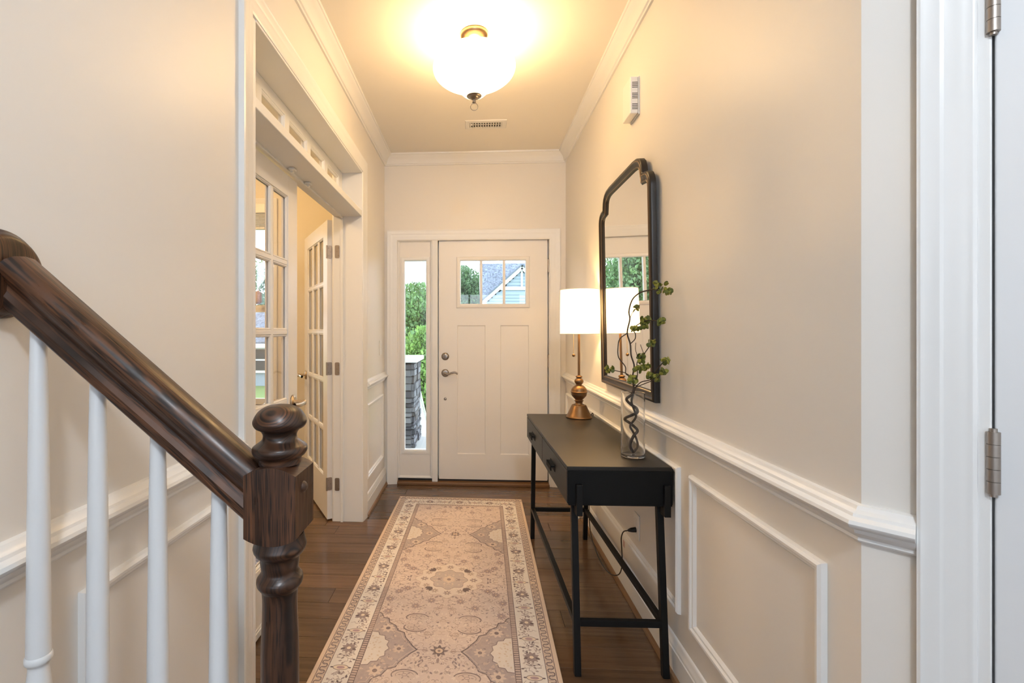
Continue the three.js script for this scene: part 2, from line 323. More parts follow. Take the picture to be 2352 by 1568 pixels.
// ---------------------------------------------------------------- study opening: casing, jambs, transom
{
  const t = struct('trim_10', 'white casing and deep jamb of the french door opening with a transom bar', 'door frame');
  const out = 0.092;
  mesh('casing', sweep([[OP0 - 0.115, 0], [OP0 - 0.115, HEAD + out], [OP1 + out, HEAD + out], [OP1 + out, 0]], false, CASING.map(([a, b]) => [-a, b]), onLeft), M.trim, t);
  const onStudy = (p, q, b) => new THREE.Vector3(XS - 0.012 - b, q, -p);
  mesh('casing', sweep([[OP0 - out, 0], [OP0 - out, HEAD + out], [OP1 + out, HEAD + out], [OP1 + out, 0]], false, CASING.map(([a, b]) => [-a, b]), onStudy), M.trim, t);
  mesh('jamb', rbox(XS - 0.012, XL + 0.004, 0, HEAD, OP0 - 0.026, OP0), M.trim, t);
  mesh('jamb', rbox(XS - 0.012, XL + 0.004, 0, HEAD, OP1, OP1 + 0.012), M.trim, t);
  mesh('head_jamb', rbox(XS - 0.012, XL + 0.004, HEAD - 0.004, HEAD + 0.012, OP0, OP1), M.trim, t);
  mesh('stop', rbox(-0.910, -0.893, 0, 2.084, OP1 - 0.010, OP1, 0.002), M.trim, t);
  mesh('stop', rbox(-0.910, -0.893, 0, 2.084, OP0, OP0 + 0.010, 0.002), M.trim, t);
  mesh('transom_bar', [rbox(XS - 0.004, XL + 0.002, 2.084, 2.124, OP0, OP1, 0.004), rbox(-0.910, -0.893, 2.074, 2.086, OP0, OP1, 0.002)], M.trim, t);
  const w = struct('window_1', 'white transom of five small panes over the french doors', 'window');
  const x0 = -0.934, x1 = -0.900, pane0 = 1.665, step = 0.302, pw = 0.245;
  mesh('sash', [rbox(x0, x1, 2.332, HEAD - 0.004, OP0, OP1, 0.003), rbox(x0, x1, 2.124, 2.162, OP0, OP1, 0.003), rbox(x0, x1, 2.150, 2.340, OP0, pane0, 0.003), rbox(x0, x1, 2.150, 2.340, pane0 + 4 * step + pw, OP1, 0.003)], M.trim, w);
  for (let i = 0; i < 4; i++) mesh('mullion', rbox(x0, x1, 2.150, 2.340, pane0 + i * step + pw, pane0 + (i + 1) * step, 0.003), M.trim, w);
  for (let i = 0; i < 5; i++) {
    const a = pane0 + i * step;
    mesh('glazing_bead', sweep(rectPath(a, a + pw, 2.162, 2.332), true, [[0, 0.012], [0.005, 0.012], [0.011, 0.004], [0.011, 0]], (p, q, b) => new THREE.Vector3(-0.9165 + b, q, -p)), M.trim, w);
    mesh('pane', box(-0.920, -0.917, 2.162, 2.332, a, a + pw), M.pane, w);
  }
  for (const [d, label] of [[2.235, 'small white door catch under the transom bar above the closed leaf'], [2.455, 'small white door catch under the transom bar beside the meeting edge']]) {
    const c = thing('door_catch', label, 'door catch', [-0.872, 2.0835, -d]);
    mesh('body', rbox(-0.014, 0.014, -0.012, 0, -0.018, 0.018, 0.003), M.plastic, c);
    mesh('roller', rod(new THREE.Vector3(0.0, -0.017, -0.010), new THREE.Vector3(0.0, -0.017, 0.010), 0.006), M.plastic, c);
  }
}

// lever handle on a round rose: local z out of the door, lever along +x
function lever(parent, mat, scale = 1, curved = true) {
  const h = new THREE.Group(); h.name = 'lever_handle'; parent.add(h);
  const rose = lathe([[0, 0.012], [0.020, 0.012], [0.026, 0.010], [0.031, 0.005], [0.033, 0], [0, 0]], 32); rose.rotateX(Math.PI / 2);
  mesh('rose', rose, mat, h);
  const neck = lathe([[0.010, 0.010], [0.009, 0.022], [0.010, 0.046], [0.013, 0.052], [0.012, 0.060], [0, 0.062]], 20); neck.rotateX(Math.PI / 2);
  const arm = curved
    ? tube([[0, 0, 0.053], [0.025, -0.006, 0.054], [0.055, 0.004, 0.056], [0.085, 0.009, 0.055], [0.108, -0.002, 0.052]].map((v) => new THREE.Vector3(...v)), 0.0075, 24, 10)
    : tube([[0, 0, 0.053], [0.04, 0.002, 0.055], [0.08, 0.001, 0.055], [0.108, -0.002, 0.050]].map((v) => new THREE.Vector3(...v)), 0.0085, 24, 10);
  arm.scale(1, 1.15, 1);
  mesh('lever', [neck, arm], mat, h);
  h.scale.setScalar(scale);
  return h;
}

// fifteen-pane french door leaf; local x from hinge edge to free edge, z = thickness centred on 0, corridor face +z
function frenchLeaf(name, label, pos, turn) {
  const L = struct(name, label, 'door', pos, turn), W = 0.778, y0 = 0.012, y1 = 2.066, T = 0.018, st = 0.118, yt = 1.963, yb = 0.288;
  for (const [a, b] of [[0, st], [W - st, W]]) mesh('stile', lrb(a, b, y0, y1, -T, T, 0.002), M.door, L);
  mesh('rail', lrb(st, W - st, yt, y1, -T, T, 0.002), M.door, L);
  mesh('rail', lrb(st, W - st, y0, yb, -T, T, 0.002), M.door, L);
  const gw = (W - 2 * st), mu = 0.024, pw = (gw - 2 * mu) / 3, ph = (yt - yb - 4 * mu) / 5;
  for (let i = 1; i < 3; i++) { const x = st + i * pw + (i - 1) * mu; mesh('muntin', lrb(x, x + mu, yb, yt, -0.014, 0.014, 0.005), M.door, L); }
  for (let j = 1; j < 5; j++) { const y = yb + j * ph + (j - 1) * mu; mesh('muntin', lrb(st, W - st, y, y + mu, -0.0138, 0.0138, 0.005), M.door, L); }
  for (let i = 0; i < 3; i++) for (let j = 0; j < 5; j++) {
    const x = st + i * (pw + mu), y = yb + j * (ph + mu);
    const bead = [[0, 0.013], [0.004, 0.013], [0.009, 0.006], [0.009, 0.003]];
    const b = mesh('glazing_bead', [1, -1].map((s) => sweep(rectPath(x, x + pw, y, y + ph), true, bead, (p, q, z) => new THREE.Vector3(p, q, z * s))), M.door, L);
    mesh('pane', lb(x + 0.001, x + pw - 0.001, y + 0.001, y + ph - 0.001, -0.0015, 0.0015), M.pane, L);
  }
  mesh('door_sweep', [lrb(0.004, W - 0.004, 0.012, 0.040, T, T + 0.008, 0.002), lrb(0.004, W - 0.004, 0.040, 0.052, T, T + 0.004, 0.002)], M.door, L);
  const a = lever(L, M.warmNickel, 1.12, false); a.position.set(W - 0.062, 0.945, T); a.rotation.z = Math.PI; 
  const b = lever(L, M.warmNickel, 1.12, false); b.position.set(W - 0.062, 0.945, -T); b.rotation.y = Math.PI;
  for (const y of [0.255, 1.045, 1.845]) {
    const h = new THREE.Group(); h.name = 'hinge'; h.position.set(-0.004, y, -T - 0.003); L.add(h);
    mesh('knuckle', rod(new THREE.Vector3(0, -0.044, 0), new THREE.Vector3(0, 0.044, 0), 0.006), M.hinge, h);
    const plate = new THREE.ExtrudeGeometry(roundRect(0.032, 0.088, 0.009), { depth: 0.0025, bevelEnabled: false }); plate.rotateY(-Math.PI / 2); plate.translate(0.0035, 0, 0.020);
    mesh('plate', plate, M.hinge, h);
    for (const [sy, sz] of [[0.026, 0.012], [0, 0.026], [-0.026, 0.012]]) { const s = lathe([[0, 0.0012], [0.0032, 0.001], [0.004, 0]], 10); s.rotateZ(Math.PI / 2); s.translate(0.001, sy, sz); mesh('screw', s, M.nickel, h); }
  }
  return L;
}
function roundRect(w, h, r) {
  const s = new THREE.Shape(); s.moveTo(-w / 2 + r, -h / 2); s.lineTo(w / 2 - r, -h / 2); s.absarc(w / 2 - r, -h / 2 + r, r, -Math.PI / 2, 0); s.lineTo(w / 2, h / 2 - r); s.absarc(w / 2 - r, h / 2 - r, r, 0, Math.PI / 2);
  s.lineTo(-w / 2 + r, h / 2); s.absarc(-w / 2 + r, h / 2 - r, r, Math.PI / 2, Math.PI); s.lineTo(-w / 2, -h / 2 + r); s.absarc(-w / 2 + r, -h / 2 + r, r, Math.PI, 1.5 * Math.PI); return s;
}
// closed leaf: hinge at the near jamb, runs away down the hall (+x local -> -z world, corridor face +z local -> +x world)
frenchLeaf('door_2', 'closed white fifteen-pane french door leaf behind the newel post', [-0.929, 0, -(OP0 + 0.005)], Math.PI / 2);
// open leaf: mirrored copy swung back into the study
{
  const leaf = frenchLeaf('door_3', 'open white fifteen-pane french door leaf swung back into the study', [0, 0, 0], 0);
  // mirrored about its thickness so that the hinge barrel stays on the study side
  const dirX = -0.515, dirD = 0.857, len = Math.hypot(dirX, dirD);
  const ax = new THREE.Vector3(dirX / len, 0, -dirD / len), up = new THREE.Vector3(0, 1, 0), az = ax.clone().cross(up);   // right-handed: x, y, z = x cross y
  const turn = Math.atan2(-ax.z, ax.x);
  leaf.rotation.y = turn;
  leaf.position.copy(P(-0.990, 0, 3.208)).addScaledVector(ax, 0.0);
  // jamb halves of the three hinges on the far jamb
  const jp = struct('door_hinges', 'brushed nickel hinge plates on the far jamb of the french doors', 'hinge plates');
  for (const y of [0.255, 1.045, 1.845]) { const g = new THREE.ExtrudeGeometry(roundRect(0.032, 0.088, 0.009), { depth: 0.0025, bevelEnabled: false }); g.translate(-0.935, y, -(OP1) - 0.0005 + 0.0005); mesh('plate', g, M.hinge, jp);
    for (const [sy, sx] of [[0.026, 0.004], [0, -0.006], [-0.026, 0.004]]) { const s = lathe([[0, 0.0012], [0.0032, 0.001], [0.004, 0]], 10); s.rotateX(Math.PI / 2); s.translate(-0.929 + sx, y + sy, -OP1 + 0.0025); mesh('screw', s, M.nickel, jp); } }
}

// ---------------------------------------------------------------- entry door, sidelight and frame
const FACE = DF + 0.018;                                  // plane of the door's inner face
const onFront = (d) => (p, q, b) => new THREE.Vector3(p, q, -d + b);
{
  const t = struct('trim_11', 'white casing around the entry door and sidelight with wood threshold', 'door frame');
  mesh('casing', sweep([[-0.742, 0], [-0.742, 2.160], [0.718, 2.160], [0.718, 0]], false, CASING.map(([a, b]) => [-a, b]), onFront(DF)), M.trim, t);
  mesh('jamb', rbox(-0.664, -0.652, 0, 2.080, DF, DF + 0.13), M.trim, t);
  mesh('jamb', rbox(0.626, 0.640, 0, 2.080, DF, DF + 0.13), M.trim, t);
  mesh('head_jamb', rbox(-0.664, 0.640, 2.080, 2.096, DF, DF + 0.13), M.trim, t);
  mesh('mullion_post', rbox(-0.357, -0.309, 0.024, 2.080, DF - 0.004, DF + 0.13), M.trim, t);
  mesh('stop', [box(-0.312, -0.285, 0.03, 2.085, FACE + 0.046, FACE + 0.075), box(0.600, 0.630, 0.03, 2.085, FACE + 0.046, FACE + 0.075), box(-0.312, 0.630, 2.060, 2.085, FACE + 0.046, FACE + 0.075), box(-0.655, -0.350, 2.060, 2.085, FACE + 0.046, FACE + 0.075), box(-0.655, 0.630, 0.026, 0.060, FACE + 0.046, FACE + 0.075)], M.trim, t);
  mesh('threshold', [rbox(-0.652, 0.626, 0.0, 0.026, DF - 0.03, DF + 0.13, 0.006)], std({ color: 0x7a5a3c, roughness: 0.45 }), t).userData.label = 'brown wood threshold';
  mesh('dark_sill_gap', box(-0.652, 0.626, 0.026, 0.040, DF + 0.03, DF + 0.06), M.slot, t);  // dark strip in the gap above the threshold

  const s = struct('window_2', 'tall narrow sidelight window beside the entry door', 'window');
  const gx0 = -0.594, gx1 = -0.408, gy0 = 0.289, gy1 = 1.905;
  mesh('panel', [box(-0.652, gx0, 0.046, 2.080, FACE, FACE + 0.045), box(gx1, -0.357, 0.046, 2.080, FACE, FACE + 0.045), box(gx0, gx1, 0.046, gy0, FACE, FACE + 0.045), box(gx0, gx1, gy1, 2.080, FACE, FACE + 0.045)], M.door, s);
  mesh('stop_moulding', sweep(rectPath(-0.652, -0.357, 0.05, 2.080), true, [[0, 0], [0, 0.012], [0.008, 0.012], [0.016, 0.004], [0.018, 0]], onFront(FACE)), M.trim, s);
  mesh('glass_frame', sweep(rectPath(gx0 - 0.032, gx1 + 0.030, gy0 - 0.036, gy1 + 0.032), true, [[0, 0], [0.003, 0.008], [0.010, 0.010], [0.024, 0.010], [0.030, 0.006], [0.033, -0.006]], onFront(FACE)), M.trim, s);
  mesh('pane', box(gx0, gx1, gy0, gy1, FACE + 0.020, FACE + 0.024), M.pane, s);
  for (const y of [0.42, 0.78, 1.14, 1.5, 1.8]) for (const x of [gx0 - 0.020, gx1 + 0.019]) { const c = lathe([[0, 0.002], [0.004, 0.0015], [0.005, 0]], 10); c.rotateX(Math.PI / 2); c.translate(x, y, -FACE + 0.010); mesh('screw_cap', c, M.trim, s); }

  const d = struct('door_1', 'white craftsman entry door with three-pane window and two panels', 'door');
  const x0 = -0.300, x1 = 0.616, y0 = 0.044, y1 = 2.074, wx0 = -0.116, wx1 = 0.434, wy0 = 1.535, wy1 = 1.904, F = FACE, Bk = FACE + 0.044;
  const P1 = [-0.144, 0.096, 0.258, 1.352], P2 = [0.221, 0.462, 0.258, 1.352];
  mesh('slab', [
    box(x0, wx0, wy0, wy1, F, Bk), box(wx1, x1, wy0, wy1, F, Bk), box(x0, x1, wy1, y1, F, Bk), box(x0, x1, P1[3], wy0, F, Bk), box(x0, x1, y0, P1[2], F, Bk),
    box(x0, P1[0], P1[2], P1[3], F, Bk), box(P1[1], P2[0], P1[2], P1[3], F, Bk), box(P2[1], x1, P1[2], P1[3], F, Bk),
  ], M.door, d);
  for (const p of [P1, P2]) {
    mesh('panel', box(...p, F + 0.009, F + 0.03), M.door, d);
    mesh('panel_edge', sweep(rectPath(...p), true, [[-0.001, 0], [0.001, -0.001], [0.006, -0.0085], [0.010, -0.0092]], onFront(F)), M.door, d);
  }
  mesh('glass_frame', sweep(rectPath(wx0 - 0.034, wx1 + 0.034, wy0 - 0.036, wy1 + 0.031), true, [[0, 0], [0.002, 0.008], [0.008, 0.011], [0.026, 0.011], [0.032, 0.008], [0.036, -0.004], [0.036, -0.012]], onFront(F)), M.door, d);
  for (const x of [0.059, 0.253]) mesh('muntin', rbox(x - 0.011, x + 0.011, wy0, wy1, F - 0.004, F + 0.034, 0.004), M.door, d);
  for (const [a, b] of [[wx0, 0.048], [0.070, 0.242], [0.264, wx1]]) mesh('pane', box(a, b, wy0, wy1, F + 0.018, F + 0.022), M.pane, d);
  const lv = lever(d, M.nickel, 1.0); lv.position.set(-0.246, 0.946, -F);
  const bolt = new THREE.Group(); bolt.name = 'deadbolt'; bolt.position.set(-0.246, 1.087, -F); d.add(bolt);
  const plate = lathe([[0, 0.014], [0.018, 0.014], [0.026, 0.011], [0.031, 0.005], [0.033, 0], [0, 0]], 32); plate.rotateX(Math.PI / 2); mesh('rose', plate, M.nickel, bolt);
  mesh('thumb_turn', new RoundedBoxGeometry(0.010, 0.028, 0.016, 2, 0.004).translate(0, 0, 0.020), M.nickel, bolt);
  const th = lathe([[0, 0.007], [0.008, 0.007], [0.011, 0.004], [0.0125, 0], [0, 0]], 24); th.rotateX(Math.PI / 2); th.translate(-0.246, 0.725, -F); mesh('privacy_latch', th, M.nickel, d);
  for (const y of [1.853, 1.051, 0.255]) mesh('hinge', [rod(new THREE.Vector3(x1 + 0.006, y - 0.051, -F + 0.004), new THREE.Vector3(x1 + 0.006, y + 0.051, -F + 0.004), 0.0065), rod(new THREE.Vector3(x1 + 0.006, y - 0.055, -F + 0.004), new THREE.Vector3(x1 + 0.006, y + 0.055, -F + 0.004), 0.004)], M.hinge, d);
  mesh('strike_plate', box(-0.309, -0.302, 0.915, 0.975, DF - 0.006, DF + 0.01), M.hinge, t);
}

// ---------------------------------------------------------------- white door on the angled wall
{
  const t = struct('trim_12', 'white casing on the angled wall around the white door', 'door frame');
  const out0 = 0.079, loc = (p, q, b) => new THREE.Vector3(p, q, b).applyMatrix4(bevel.matrixWorld);
  mesh('casing', sweep([[out0, 0], [out0, 2.15], [BD1 + 0.087, 2.15], [BD1 + 0.087, 0]], false, CASING.map(([a, b]) => [-a * 0.86, b]), loc), M.trim, t);
  mesh('jamb', inBevel(lrb(BD0 - 0.004, BD0 + 0.014, 0, 2.07, -0.12, 0.004)), M.trim, t);
  mesh('jamb', inBevel(lrb(BD1 - 0.014, BD1 + 0.004, 0, 2.07, -0.12, 0.004)), M.trim, t);
  mesh('head_jamb', inBevel(lrb(BD0, BD1, 2.056, 2.074, -0.12, 0.004)), M.trim, t);
  mesh('stop', [inBevel(lb(BD0 + 0.012, BD0 + 0.028, 0, 2.06, -0.06, -0.038)), inBevel(lb(BD1 - 0.028, BD1 - 0.012, 0, 2.06, -0.06, -0.038)), inBevel(lb(BD0 + 0.012, BD1 - 0.012, 2.04, 2.06, -0.06, -0.038))], M.trim, t);
  const d = struct('door_4', 'plain white door on the angled wall past the hall corner', 'door');
  mesh('slab', inBevel(lrb(BD0 + 0.017, BD1 - 0.017, 0.012, 2.052, -0.036, 0.0)), M.spindle, d);
  for (const y of [0.30, 1.077, 1.862]) {
    const h = new THREE.Group(); h.name = 'hinge'; d.add(h);
    for (let k = 0; k < 5; k++) mesh('knuckle', inBevel(rod(new THREE.Vector3(BD0 + 0.0155, y - 0.053 + k * 0.0212, 0.006), new THREE.Vector3(BD0 + 0.0155, y - 0.053 + k * 0.0212 + 0.0204, 0.006), 0.0085, 0.0085, 16)), M.hinge, h);
    mesh('pin', inBevel(rod(new THREE.Vector3(BD0 + 0.0155, y - 0.058, 0.006), new THREE.Vector3(BD0 + 0.0155, y + 0.058, 0.006), 0.005)), M.hinge, h);
  }
  const lv = lever(d, M.nickel); lv.position.set(0, 0, 0); const pos = new THREE.Vector3(BD1 - 0.08, 0.95, 0).applyMatrix4(bevel.matrixWorld); lv.position.copy(pos); lv.rotation.y = -45 * DEG; lv.rotation.z = Math.PI; lv.rotation.order = 'YXZ';
}

// ---------------------------------------------------------------- stair and railing
{
  const s = struct('stair', 'white riser stair with dark oak treads beside the newel post', 'stair');
  const run = 0.232, rise = 0.1945;
  for (let k = 0; k < 10; k++) {
    const xa = -0.201 - k * run, d1b = k < 2 ? LEFT_END + 0.155 : LEFT_END;
    if (k === 2) mesh('tread_return', uvGrain(rbox(XL + 0.036, xa + 0.025, (k + 1) * rise - 0.026, (k + 1) * rise, LEFT_END, LEFT_END + 0.155, 0.008, 2), 'z'), M.oak, s);
    mesh('riser', box(xa - 0.02, xa, k * rise, (k + 1) * rise - 0.026, STAIR_END, d1b), M.trim, s);
    mesh('tread', uvGrain(rbox(xa - run - 0.005, xa + 0.025, (k + 1) * rise - 0.026, (k + 1) * rise, STAIR_END, d1b, 0.008, 2), 'z'), M.oak, s);
  }

  const rl = thing('stair_railing', 'dark oak stair handrail with turned newel post and white balusters', 'stair railing', [0, 0, 0]);
  const RD = 0.727, railY = (x) => 1.352 - 0.838 * (x + 0.70), ang = Math.atan(0.838);
  // handrail
  const half = [[0, -0.036], [0.022, -0.036], [0.025, -0.033], [0.026, -0.020], [0.021, -0.014], [0.020, -0.006], [0.025, 0.000], [0.031, 0.008], [0.0325, 0.017], [0.029, 0.027], [0.018, 0.035], [0, 0.0375]];
  const prof = [...half, ...half.slice(1, -1).reverse().map(([a, b]) => [-a, b])];
  const xa = -0.313, xb = -0.748, L = (xa - xb) / Math.cos(ang);
  let g = extrude(prof, L); g.deleteAttribute('uv'); g = toCreasedNormals(plain(g), 0.7); g = uvGrain(g, 'z');
  g.rotateY(-Math.PI / 2);                       // length now along -x
  g.rotateZ(-ang); g.translate(xa, railY(xa), -RD);
  mesh('handrail', g, M.oak, rl);
  // rosette on the wall
  let ro = lathe(smoothPts([[0, 0.030], [0.050, 0.029], [0.060, 0.026], [0.066, 0.018], [0.071, 0.012], [0.072, 0]], 30), 56); ro.rotateZ(-Math.PI / 2); ro = uvGrain(ro, 'y', 0.2); ro.translate(XL, 1.392, -RD + 0.012);
  mesh('rosette', ro, M.oak, rl);
  // newel post
  const nw = new THREE.Group(); nw.name = 'newel_post'; nw.position.copy(P(-0.3035, 0, 0.727)); rl.add(nw);
  const B = 0.0395, yb0 = 0.972, yb1 = 1.096;
  {   // square block with arched shoulders: box whose four faces end in arcs
    const blk = new THREE.Shape(); blk.moveTo(-B, yb0 + 0.012); blk.quadraticCurveTo(0, yb0 - 0.010, B, yb0 + 0.012); blk.lineTo(B, yb1 - 0.004); blk.quadraticCurveTo(0, yb1 + 0.020, -B, yb1 - 0.004); blk.closePath();
    let a = new THREE.ExtrudeGeometry(blk, { depth: 2 * B, bevelEnabled: false, curveSegments: 10 }); a.translate(0, 0, -B);
    const cut = a.attributes.position;
    for (let i = 0; i < cut.count; i++) {      // second arch across the other faces
      const z = cut.getZ(i) / B, y = cut.getY(i), drop = 0.011 * z * z;
      if (y > (yb0 + yb1) / 2) cut.setY(i, y - drop + 0.004); else cut.setY(i, y + drop - 0.004);
    }
    a.deleteAttribute('uv'); a.computeVertexNormals(); a = uvGrain(toCreasedNormals(plain(a), 0.5), 'y', 0.45);
    mesh('block', a, M.oak, nw);
  }
  const cap = lathe(smoothPts([[0.0, 1.186], [0.018, 1.184], [0.032, 1.176], [0.0395, 1.164], [0.0405, 1.158], [0.037, 1.151], [0.029, 1.146], [0.0255, 1.139], [0.027, 1.132], [0.034, 1.126], [0.0405, 1.121], [0.0415, 1.115], [0.038, 1.108], [0.033, 1.104], [0.032, 1.095]], 60), 48);
  mesh('cap', uvGrain(cap, 'x', 0.6), M.oak, nw);
  const shaft = lathe(smoothPts([[0.036, 0.985], [0.0385, 0.972], [0.040, 0.965], [0.037, 0.957], [0.031, 0.951], [0.029, 0.938], [0.028, 0.928], [0.031, 0.922], [0.0345, 0.917], [0.0345, 0.909], [0.031, 0.903], [0.0275, 0.897], [0.0285, 0.80], [0.0295, 0.60], [0.034, 0.42], [0.036, 0.36], [0.030, 0.34]], 120), 40);
  mesh('shaft', uvGrain(shaft, 'y', 0.3), M.oak, nw);
  mesh('base', uvGrain(new RoundedBoxGeometry(0.079, 0.345, 0.079, 1, 0.002).translate(0, 0.1725, 0), 'y', 0.1), M.oak, nw);
  const plug = lathe([[0, 0.006], [0.005, 0.005], [0.008, 0.002], [0.009, -0.001]], 20); plug.rotateZ(-Math.PI / 2); plug.translate(B, 1.060, 0.006); mesh('screw_plug', plug, M.oak, nw);
  // balusters, each down to its tread
  [-0.702, -0.602, -0.502, -0.402].forEach((x, i) => {
    const k = Math.floor((-0.201 - x) / run), yt = (k + 1) * rise, top = railY(x) - 0.036 / Math.cos(ang) + 0.012;
    const y = (t) => yt + t;
    const pts = [[0.0105, top], [0.0125, top - 0.10], [0.0150, top - 0.32], [0.0165, yt + 0.23], [0.0170, yt + 0.195]];
    const b = new THREE.Group(); b.name = 'baluster'; b.position.set(x, 0, -RD); rl.add(b);
    mesh('spindle', lathe(pts, 20), M.spindle, b);
    mesh('turning', lathe(smoothPts([[0.0150, y(0.200)], [0.0185, y(0.194)], [0.0185, y(0.187)], [0.0145, y(0.180)], [0.0145, y(0.17)], [0.0175, y(0.14)], [0.0150, y(0.118)], [0.0185, y(0.110)], [0.0165, y(0.100)]], 40), 20), M.spindle, b);
    mesh('foot', new RoundedBoxGeometry(0.032, 0.105, 0.032, 1, 0.002).translate(0, yt + 0.0525, 0), M.spindle, b);
  });
}

// ---------------------------------------------------------------- ceiling lamp
{
  const lx = 0.0, ld = 2.395, lampMetal = std({ color: new THREE.Color().setRGB(0.26, 0.175, 0.10), metalness: 1, roughness: 0.32 });
  const L = thing('ceiling_lamp', 'glowing onion-shaped glass ceiling lamp with brass canopy and ring finial', 'ceiling lamp', [lx, H, -ld]);
  mesh('canopy', lathe(smoothPts([[0.0, 0], [0.068, 0], [0.071, -0.006], [0.070, -0.016], [0.062, -0.028], [0.050, -0.038], [0.030, -0.044], [0, -0.046]], 40), 48), lampMetal, L);
  mesh('stem', lathe([[0.012, -0.04], [0.012, -0.12]], 16), lampMetal, L);
  const glass = phys({ color: new THREE.Color().setRGB(0.9, 0.86, 0.78), roughness: 0.35, transmission: 0.4, thickness: 0, emissive: new THREE.Color(1.0, 0.86, 0.62), emissiveIntensity: 1.9, side: THREE.DoubleSide });
  mesh('glass_bowl', lathe(smoothPts([[0.080, -0.096], [0.118, -0.102], [0.164, -0.117], [0.196, -0.141], [0.2075, -0.172], [0.200, -0.201], [0.174, -0.227], [0.138, -0.247], [0.104, -0.264], [0.079, -0.283], [0.060, -0.302], [0.044, -0.314], [0.034, -0.316]], 64), 64), glass, L);
  mesh('finial', lathe(smoothPts([[0.0, -0.303], [0.030, -0.303], [0.039, -0.308], [0.036, -0.318], [0.021, -0.324], [0.013, -0.331], [0.008, -0.336], [0.0075, -0.341], [0.010, -0.345], [0.007, -0.350], [0, -0.351]], 40), 36), M.nickel, L);
  const ring = new THREE.TorusGeometry(0.0185, 0.0018, 10, 36); ring.translate(0, -0.368, 0); mesh('ring', ring, M.nickel, L);
  const p = new THREE.PointLight(WARM, CEILING_LAMP, 0, 2); p.position.set(0, -0.225, 0); p.castShadow = true; p.shadow.radius = 4; L.add(p); p.name = 'bulb_light';
  // light leaving through the open top of the bowl
  const q = new THREE.SpotLight(WARM, CEILING_UPLIGHT, 0, 82 * DEG, 0.6, 2); q.position.set(0, -0.21, 0); q.target.position.set(0, 1, 0); q.castShadow = true; q.shadow.radius = 3; q.name = 'uplight'; L.add(q, q.target);
}

// ---------------------------------------------------------------- ceiling vent, door chime, switch, outlet
{
  const v = thing('ceiling_vent', 'white louvred register in the ceiling near the entry door', 'air vent', [0.084, H, -3.445]);
  mesh('frame', sweep(rectPath(-0.150, 0.150, -0.072, 0.072), true, [[0, 0], [0.004, 0.006], [0.028, 0.010], [0.034, 0.008], [0.034, 0]], (p, q, b) => new THREE.Vector3(p, -b, q)), M.plastic, v);
  mesh('duct_shade', box(-0.118, 0.118, -0.0012, -0.0002, -0.038, 0.038), M.slot, v);  // dark sheet painted for the shade of the uncut duct opening
  for (let i = 0; i < 13; i++) { const x = -0.110 + i * 0.220 / 12; const g = new THREE.BoxGeometry(0.0045, 0.010, 0.076); g.rotateZ(0.5); g.translate(x, -0.0065, 0); mesh('louvre', g, M.plastic, v); }
  mesh('cross_bar', new THREE.BoxGeometry(0.236, 0.006, 0.004).translate(0, -0.004, 0.004), M.plastic, v);
  mesh('lever', new THREE.BoxGeometry(0.012, 0.010, 0.010).translate(-0.103, -0.012, 0.022), M.plastic, v);
}
{
  const c = thing('door_chime', 'white slotted door chime box high on the wall above the mirror', 'door chime', [XR, 2.307, -2.246]);
  // local: x toward -room, so box spans x -0.042..0, d 0..0.115
  mesh('backplate', rbox(-0.006, 0, 0.0, 0.176, -0.002, 0.118, 0.002), M.plastic, c);
  mesh('cover', rbox(-0.042, -0.006, 0.004, 0.176, 0, 0.115, 0.005, 2), M.plastic, c);
  for (const y of [0.037, 0.087, 0.137]) for (let k = 0; k < 4; k++) mesh('slot', box(-0.034, -0.009, y - 0.012 + k * 0.0075 - 0.0014, y - 0.012 + k * 0.0075 + 0.0014, -0.0008, 0.004), M.slot, c);  // dark bars painted for the shade inside the louvre slots
}
{
  const s = thing('light_switch', 'white toggle light switch beside the french door casing', 'light switch', [XL, 1.167, -3.83]);
  mesh('plate', rbox(0, 0.006, -0.060, 0.060, -0.037, 0.037, 0.003, 2), M.plastic, s);
  const tg = new RoundedBoxGeometry(0.016, 0.008, 0.008, 1, 0.002); tg.rotateZ(-0.45); tg.translate(0.012, -0.002, 0); mesh('toggle', tg, M.plastic, s);
  for (const y of [-0.030, 0.030]) { const q = lathe([[0, 0.001], [0.003, 0]], 10); q.rotateZ(-Math.PI / 2); q.translate(0.006, y, 0); mesh('screw', q, M.plastic, s); }
}
{
  const o = thing('wall_outlet', 'white wall outlet plate behind the console with a black plug', 'outlet', [XR, 0.388, -2.275]);
  mesh('plate', rbox(-0.006, 0, -0.058, 0.058, -0.036, 0.036, 0.003, 2), M.plastic, o);
  for (const y of [-0.021, 0.021]) mesh('socket', rbox(-0.0075, -0.005, y - 0.014, y + 0.014, -0.016, 0.016, 0.004), M.plastic, o);
}
